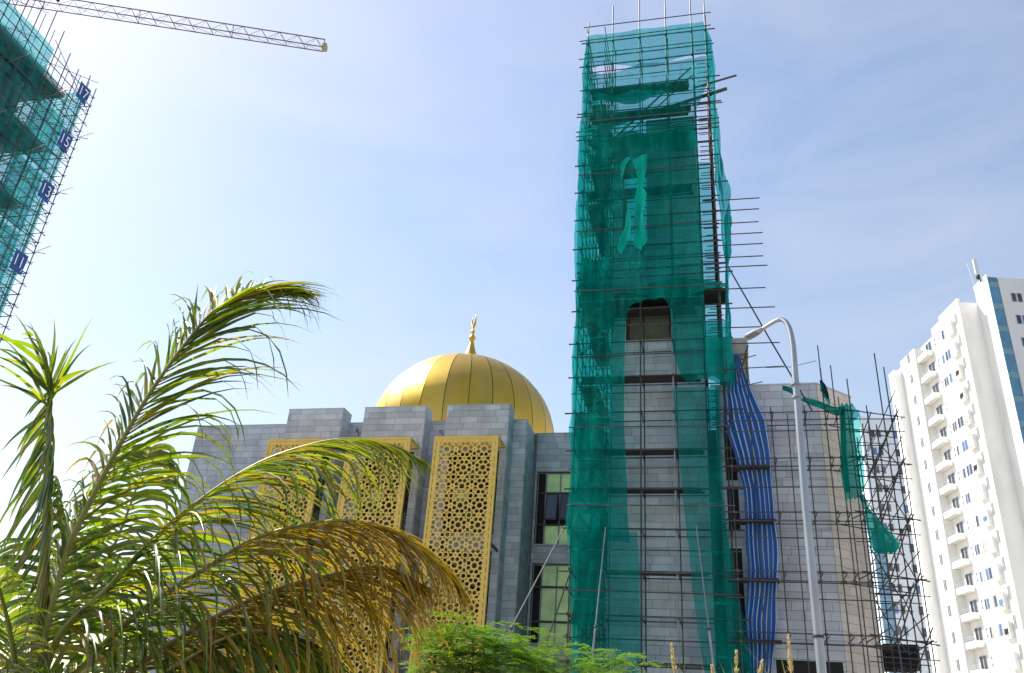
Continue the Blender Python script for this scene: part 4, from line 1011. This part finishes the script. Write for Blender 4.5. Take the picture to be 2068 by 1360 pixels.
tcn.add('pendant', mast+Vector((0, 0, CH+6)), Tq(.45), .03, 'yellow')
tcn.flush('lattice_bars')
d = (A(0)-A(1)).normalized()
MB().obox((A(0)+Bq(0))/2+Vector((0, 0, .3))+d*.15, d*.2, (Bq(0)-A(0))*.5, (0, 0, .3)).build('jib_end_block', M['crane_box'], crane)
pc = Tq(.42)+Vector((0, 0, -.25)); MB().obox(pc, (.12, 0, 0), (0, .12, 0), (0, 0, .25)).build('pulley', M['dark'], crane)
cbl = [A(.06).lerp(A(.8), k/10)+Vector((0, 0, -1.0-1.0*math.sin(math.pi*k/10))) for k in range(11)]

# ================================================================== COCONUT PALM
PD = 7.0
pb = at(52, 1420, PD)
palm = thing('coconut_palm', 'young coconut palm with arching green and browned fronds at left', 'palm tree', (pb.x, pb.y, 0))
MB().path([(pb.x, pb.y, 0), (pb.x+.02, pb.y, .6), (pb.x, pb.y, 1.2), (pb.x, pb.y, pb.z-.1)], [.2, .15, .13, .12], 12).build('trunk', M['bark'], palm, True)
leaflets = []
VIEW = lambda p: (Vector(EYE)-p).normalized()
def leaflet(frond, p, d0, L, w, m, droop, seed, fold_=.35, up=None):
    rn = random.Random(seed); n = 7; d = d0.normalized(); q = p.copy(); pts = [q.copy()]; dirs = [d.copy()]
    side0 = None; kink = rn.uniform(.45, .8) if rn.random() < .35 else 9
    for i in range(n):
        t = (i+1)/n
        d = (d+Vector((0, 0, -1))*droop*(.35+1.3*t)/n*(3.5 if t > kink else 1)+Vector((rn.uniform(-1, 1), rn.uniform(-1, 1), rn.uniform(-1, 1)))*.03).normalized()
        q = q+d*(L/n); pts.append(q.copy()); dirs.append(d.copy())
    mb = MB(); vs = []; upv = up or Vector((0, 0, 1)); tw = rn.uniform(-.5, .5)
    for i, (c, dd) in enumerate(zip(pts, dirs)):
        t = i/n; ww = w*(.35+.65*min(1, t*5))*(1-max(0, t-.35)/.65)**.8*.5+.0008
        s = dd.cross(upv);
        if s.length < .05: s = dd.orthogonal()
        s.normalize(); nn = s.cross(dd).normalized(); s = s*math.cos(tw*t)+nn*math.sin(tw*t); nn = s.cross(dd).normalized()
        vs += [c-s*ww+nn*ww*fold_, c, c+s*ww+nn*ww*fold_]
    fs = []
    for i in range(n): a = i*3; fs += [(a, a+1, a+4, a+3), (a+1, a+2, a+5, a+4)]
    r0, r1, r2 = proj(pts[0]), proj(pts[n//2]), proj(pts[-1]); size = 0
    if r0 and r1 and r2 and (inframe(pts[0]) or inframe(pts[-1])): size = math.hypot(r0[0]-r1[0], r0[1]-r1[1])+math.hypot(r2[0]-r1[0], r2[1]-r1[1])
    leaflets.append((size, frond, vs, fs, m))
def frond(pix, D, n, La, Lb, m, spread=(1, 1), droop=.9, w=.045, rad=.028, t0=.12, m_r='rachis', roll=0, lean=.55, seed=0, lift=.1, mats=None, shrink=.35, sides=None):
    """one frond: rachis through picture points at distances D, leaflets in two rows"""
    k = len(pix)-1; Ds = D if isinstance(D, (list, tuple)) else [D]*len(pix)
    ctr = [at(x, y, dd) for (x, y), dd in zip(pix, Ds)]; c = cat(ctr, 48)
    fo = MB().path(c, [lerp(rad, .004, (i/48)**.8) for i in range(49)], 7).build('frond', M[m_r], palm, True)
    rn = random.Random(seed); 
    for i in range(n):
        t = t0+(1-t0)*(i/(n-1)); f = t*48; j = min(int(f), 47); p = c[j].lerp(c[j+1], f-j); T_ = (c[min(j+2, 48)]-c[max(j-1, 0)]).normalized()
        S0 = T_.cross(Vector((0, 0, 1)))
        if S0.length < .1: S0 = T_.cross(VIEW(p))
        S0.normalize(); U0 = S0.cross(T_).normalized(); a = roll
        S_ = S0*math.cos(a)+U0*math.sin(a); U_ = S_.cross(T_).normalized()
        prof = (.35+.65*math.sin(math.pi*min(1, (t-t0)/(1-t0)*.75+.22)))*(1 if t < .75 else lerp(1, shrink, (t-.75)/.25))
        for sg in (1, -1):
            if rn.random() < .04: continue
            L = lerp(La, Lb, t)*prof*rn.uniform(.85, 1.12)*(spread[0] if sg > 0 else spread[1])
            d0 = T_*(lean+.5*t+rn.uniform(-.08, .08))+S_*sg*rn.uniform(.75, 1.0)+U_*(lift+rn.uniform(-.12, .12))
            if sides: d0 = T_*(lean+.5*t+rn.uniform(-.08, .08))+Vector(sides[0 if sg > 0 else 1])*rn.uniform(.75, 1.0)+Vector((rn.uniform(-.16, .16), rn.uniform(-.16, .16), rn.uniform(-.16, .16)))
            mm = m if mats is None else mats(t, sg, rn)
            leaflet(fo, p, d0, L, w*rn.uniform(.8, 1.15), mm, droop*rn.uniform(.7, 1.3), seed*1000+i*2+(sg > 0), up=U_)
    return fo
def mixm(*ws):
    def f(t, sg, rn):
        r = rn.random()
        for w_, m_ in ws:
            if r < w_: return m_
            r -= w_
        return ws[-1][1]
    return f
# upright spear frond at far left, its head fanned out
frond([(66, 1420), (82, 1250), (92, 1100), (96, 960), (97, 860), (100, 790)], [7, 7.05, 7.1, 7.1, 7.1, 7.1], 44, .62, .62, 'leaf', droop=1.2, lean=-.1, sides=((.5, -.1, -1), (-.42, .1, -1)), seed=1, t0=.15, w=.034, rad=.06, mats=mixm((.6, 'leaf_dark'), (.3, 'leaf'), (.1, 'leaf_dry')), shrink=.9, lift=-.2)
fo = frond([(97, 860), (100, 810), (104, 785), (92, 730), (60, 680)], [7.1, 7.1, 7.08, 7.0, 6.9], 4, .5, .5, 'leaf', droop=.6, seed=2, t0=.5)
rn = random.Random(77)
for (x, y), mm in (((28, 640), 'leaf_dark'), ((46, 632), 'leaf_dark'), ((72, 640), 'leaf_dark'), ((60, 655), 'leaf_dark'), ((10, 690), 'leaf_dark'), ((-10, 672), 'leaf_dark'), ((-25, 700), 'leaf_dark'), ((95, 690), 'leaf_dark'), ((118, 700), 'leaf'), ((130, 705), 'leaf_dark'),
                ((192, 650), 'leaf'), ((172, 690), 'leaf_dark'), ((150, 690), 'leaf_dark'), ((228, 742), 'leaf'), ((140, 720), 'leaf'), ((-30, 735), 'leaf'), ((-40, 760), 'leaf_dark'), ((-20, 720), 'leaf_dark'), ((0, 780), 'leaf_dark'), ((82, 670), 'leaf_dark'), ((105, 650), 'leaf_dark')):
    s = at(100+rn.uniform(-5, 5), 800+rn.uniform(-30, 25), 7.1); e = at(x, y, 6.9+rn.uniform(-.3, .3)); d = e-s
    leaflet(fo, s, d+Vector((0, 0, .25))*d.length, d.length*1.05, .022, mm, .45, hash((x, y)) % 9999, up=VIEW(s))
# the tall main frond
frond([(60, 1420), (92, 1280), (138, 1110), (210, 960), (290, 815), (370, 700), (440, 622), (520, 592), (612, 600)], [7, 6.95, 6.9, 6.75, 6.6, 6.45, 6.3, 6.15, 6.0], 128, 1.4, 1.25, 'leaf', (1.0, .5), .75, .026, .03, .10, sides=((1.0, -.2, .16), (-.75, .5, .55)), lean=.12, seed=3,
      mats=mixm((.55, 'leaf'), (.35, 'leaf_dark'), (.1, 'leaf_dry')), shrink=.45)
# arching frond crossing the screens
frond([(70, 1420), (120, 1285), (217, 1190), (291, 1109), (367, 1040), (467, 968), (560, 920), (680, 888), (780, 896), (850, 930)], [7, 6.8, 6.6, 6.4, 6.2, 6.0, 5.9, 5.8, 5.7, 5.65], 114, 1.25, 1.0, 'leaf_dark', (1, .9), 1.2, .025, .03, .12, sides=((.5, -.55, -.28), (.38, .72, .02)), lean=.6, seed=4, mats=mixm((.36, 'leaf_dark'), (.5, 'leaf'), (.14, 'leaf_dry')))
# browned frond
frond([(80, 1420), (160, 1355), (240, 1272), (318, 1210), (423, 1143), (508, 1092), (600, 1063), (700, 1052), (790, 1070), (880, 1135), (930, 1190)], [7, 6.7, 6.5, 6.3, 6.1, 5.9, 5.75, 5.6, 5.5, 5.4, 5.35], 132, 1.35, 1.1, 'leaf_dry', (1, .95), 1.3, .025, .03, .12, 'rachis', sides=((.5, -.55, -.28), (.38, .72, .02)), lean=.6, seed=5,
      mats=lambda t, sg, rn: 'leaf_dry' if rn.random() < .15+(t-.25)*2.0 else ('leaf_dark' if rn.random() < .4 else 'leaf'))
frond([(90, 1430), (210, 1390), (330, 1310), (400, 1266), (474, 1227), (560, 1190), (660, 1163), (770, 1145), (860, 1185)], [7, 6.5, 6.2, 6.0, 5.8, 5.6, 5.4, 5.3, 5.2], 126, 1.35, 1.15, 'leaf_dry', (1, .95), 1.35, .025, .026, .14, 'rachis_brown', sides=((.5, -.55, -.28), (.38, .72, .02)), lean=.6, seed=6,
      mats=lambda t, sg, rn: 'leaf_dry' if rn.random() < .35+t*.9 else ('leaf_dark' if rn.random() < .7 else 'leaf'))
# low fronds
frond([(80, 1440), (220, 1420), (350, 1350), (450, 1292), (540, 1275), (620, 1310), (680, 1380)], [7, 6.3, 5.9, 5.6, 5.4, 5.3, 5.2], 70, 1.0, .8, 'leaf_dark', (1, 1), 1.6, .032, .024, .12, sides=((.5, -.55, -.28), (.38, .72, .02)), lean=.6, seed=7, mats=mixm((.65, 'leaf_dark'), (.25, 'leaf'), (.1, 'leaf_dry')))
frond([(40, 1430), (30, 1340), (12, 1240), (-20, 1150), (-90, 1090)], [7, 6.9, 6.7, 6.5, 6.4], 54, .7, .6, 'leaf', (1, 1), 1.4, .028, .026, .12, roll=R(10), seed=8, mats=mixm((.6, 'leaf'), (.4, 'leaf_dark')))
frond([(60, 1430), (120, 1330), (180, 1210), (240, 1080), (285, 960), (305, 905)], [7.1, 7.3, 7.5, 7.7, 7.9, 8.0], 60, .85, .8, 'leaf', (1, 1), 2.6, .034, .026, .2, roll=0, lean=.2, seed=9, mats=mixm((.5, 'leaf'), (.5, 'leaf_dark')), shrink=.95)
frond([(70, 1430), (140, 1370), (230, 1320), (320, 1300), (420, 1330), (480, 1390)], [7, 6.9, 6.8, 6.7, 6.6, 6.5], 60, 1.0, .75, 'leaf_dark', (1, 1), 1.4, .032, .026, .1, roll=R(0), seed=10, mats=mixm((.7, 'leaf_dark'), (.3, 'leaf')))
frond([(20, 1430), (-20, 1380), (-60, 1330), (-110, 1310)], [7, 6.6, 6.3, 6.0], 30, .9, .7, 'leaf_dark', (1, 1), 1.2, .045, .03, .1, seed=11)
frond([(60, 1425), (100, 1200), (130, 1080), (118, 980)], [7.2, 7.4, 7.5, 7.6], 44, .9, .7, 'leaf_dark', (1, 1), 2.4, .034, .026, .15, lean=.25, seed=12, shrink=.9)
frond([(100, 1440), (260, 1400), (420, 1340), (560, 1330), (680, 1370)], [6.6, 6.2, 5.9, 5.7, 5.6], 60, .9, .7, 'leaf_dark', (1, 1), 1.5, .030, .024, .1, sides=((.3, -.6, -.2), (.1, .8, .2)), lean=.5, seed=15, mats=mixm((.6, 'leaf_dark'), (.3, 'leaf'), (.1, 'leaf_dry')))
leaflets.sort(key=lambda t: t[0], reverse=True)
for sz, fo, vs_, fs_, m_ in leaflets[:300]:
    MB().add(vs_, fs_).build('leaflet', M[m_], fo, True)
rest = {}
for sz, fo, vs_, fs_, m_ in leaflets[300:]: rest.setdefault(m_, MB()).add(vs_, fs_)
for m_, mb in rest.items(): mb.build('leaflets', M[m_], palm, True, 'stuff')
# fibrous leaf bases
fb = MB(); rn = random.Random(4)
for i in range(26):
    a = rn.uniform(0, 6.28); p = Vector((pb.x+.1*math.cos(a), pb.y+.1*math.sin(a), pb.z-rn.uniform(.05, .9))); fb.tube(p, p+Vector((.12*math.cos(a), .12*math.sin(a), rn.uniform(.3, .6))), .035, 6, .012)
fb.build('leaf_bases', M['bark'], palm)

# ================================================================== FEATHERY SHRUB
def shrub(name, label, crowns, D, seed, count, spread_, dense=1):
    rn = random.Random(seed); cs = [at(x, y, D+dd) for x, y, dd in crowns]; g = Vector((sum(c.x for c in cs)/len(cs), sum(c.y for c in cs)/len(cs), 0))
    t = thing(name, label, 'shrub', g); lv_ = MB(); tw_ = MB()
    for c in cs:
        mid = g.lerp(c, .55)+Vector((rn.uniform(-.2, .2), rn.uniform(-.2, .2), .1)); base_ = g+Vector((rn.uniform(-.15, .15), rn.uniform(-.15, .15), 0))
        MB().path([base_, base_.lerp(mid, .5)+Vector((0, 0, .15)), mid, c], [.035, .028, .018, .006], 6).build('stem', M['bark'], t, True)
        for i in range(count):
            a = rn.uniform(0, 6.28); el = rn.uniform(-.5, 1.1); rr = spread_*rn.random()**.6
            p = c+Vector((math.cos(a)*math.cos(el), math.sin(a)*math.cos(el), math.sin(el)*.8-.35))*rr*.6
            d = Vector((math.cos(a), math.sin(a), rn.uniform(-.1, .8))).normalized(); L = rn.uniform(.28, .5)
            # bipinnate leaf
            q = p.copy(); prev = p.copy(); ns_ = 9
            for k in range(ns_):
                d = (d+Vector((0, 0, -.10))).normalized(); q = q+d*(L/ns_); tw_.tube(prev, q, .0022, 4); prev = q.copy(); s_ = d.cross(Vector((0, 0, 1)))
                if s_.length < .05: continue
                s_.normalize()
                pl = .17*math.sin(math.pi*(k+1.2)/(ns_+2))
                for sg in (1, -1):
                    e = (s_*sg+d*.45+Vector((0, 0, rn.uniform(-.25, .1)))).normalized()
                    for j in range(7):
                        b = q+e*(pl*(j+.7)/7); n_ = e.cross(Vector((0, 0, 1))).normalized()
                        for s2 in (1, -1):
                            x_ = b+(n_*s2+e*.3).normalized()*.026; wv = e*.0085+Vector((0, 0, rn.uniform(-.004, .004)))
                            lv_.add([b, b.lerp(x_, .5)+wv, x_, b.lerp(x_, .5)-wv], [(0, 1, 2, 3)])
    tw_.build('twigs', M['rachis'], t, kind='stuff'); lv_.build('crown', M['shrub_leaf'], t, kind='stuff')
shrub('feathery_shrub', 'bright green feathery shrub in front of the gold screens', [(905, 1290, .2), (955, 1272, 0), (945, 1325, -.2), (1000, 1325, .1), (920, 1360, 0), (1040, 1340, .2), (985, 1375, 0)], 10.5, 1, 30, .62)
shrub('feathery_shrub', 'smaller feathery green shrub below the mosque windows', [(1090, 1300, .4), (1085, 1345, .2), (1120, 1330, 0), (1060, 1365, .2), (1040, 1390, 0), (1110, 1380, 0)], 11.2, 2, 11, .5)
shrub('feathery_shrub', 'sparse feathery green shrub at foot of minaret net', [(1195, 1312, .2), (1235, 1335, 0), (1265, 1340, .2), (1205, 1350, 0), (1180, 1375, .2), (1245, 1375, 0)], 11.6, 3, 8, .5)

# ================================================================== SEED-HEAD GRASSES
def grass(x, y, h_px, D, label, seed):
    rn = random.Random(seed); top_ = at(x, y, D); g = Vector((top_.x+rn.uniform(-.1, .1), top_.y+.1, 0))
    t = thing('seed_grass', label, 'grass', g, 'dry grasses along the bottom edge')
    low = at(x+rn.uniform(-8, 8), y+h_px, D); c = cat([g, g.lerp(low, .6), low, top_], 16)
    MB().path(c, [.006]*12+[.004]*5, 5).build('stalk', M['grass_head'], t, True)
    mb = MB()
    for i in range(90):
        f = rn.random(); p = low.lerp(top_, f*.98); a = rn.uniform(0, 6.28); d = Vector((math.cos(a)*.5, math.sin(a)*.5, 1)).normalized(); L = rn.uniform(.03, .06)*(1.15-f*.6); s_ = d.orthogonal().normalized()*.006
        mb.add([p, p+d*L*.5+s_, p+d*L, p+d*L*.5-s_], [(0, 1, 2, 3)])
    mb.build('seed_head', M['grass_head'], t)
    for i in range(4):
        a = rn.uniform(-1, 1); L = rn.uniform(.5, .8); s0 = low+Vector((0, 0, -.35)); pts_ = [s0+Vector((a*.5*k/6*L, rn.uniform(-.02, .02), L*(k/6)-.25*L*(k/6)**2)) for k in range(7)]
        mb2 = MB(); vs_ = []
        for k, p in enumerate(pts_): w_ = .007*(1-k/6)+.0006; vs_ += [p+Vector((-w_, 0, 0)), p+Vector((w_, 0, 0))]
        mb2.add(vs_, [(2*k, 2*k+1, 2*k+3, 2*k+2) for k in range(6)]).build('blade', M['grass_leaf'], t)
grass(1592, 1282, 80, 8, 'tallest straw-coloured seed head in front of wing scaffold', 1)
grass(1355, 1300, 60, 8, 'straw seed head in front of bare minaret wall', 2)
grass(1487, 1315, 50, 8.4, 'brownish seed head in front of green net strip', 3)
grass(1540, 1335, 40, 8.2, 'low seed head in front of striped tarp foot', 4)
grass(1437, 1345, 40, 8.6, 'lowest seed head beside raking prop foot', 5)
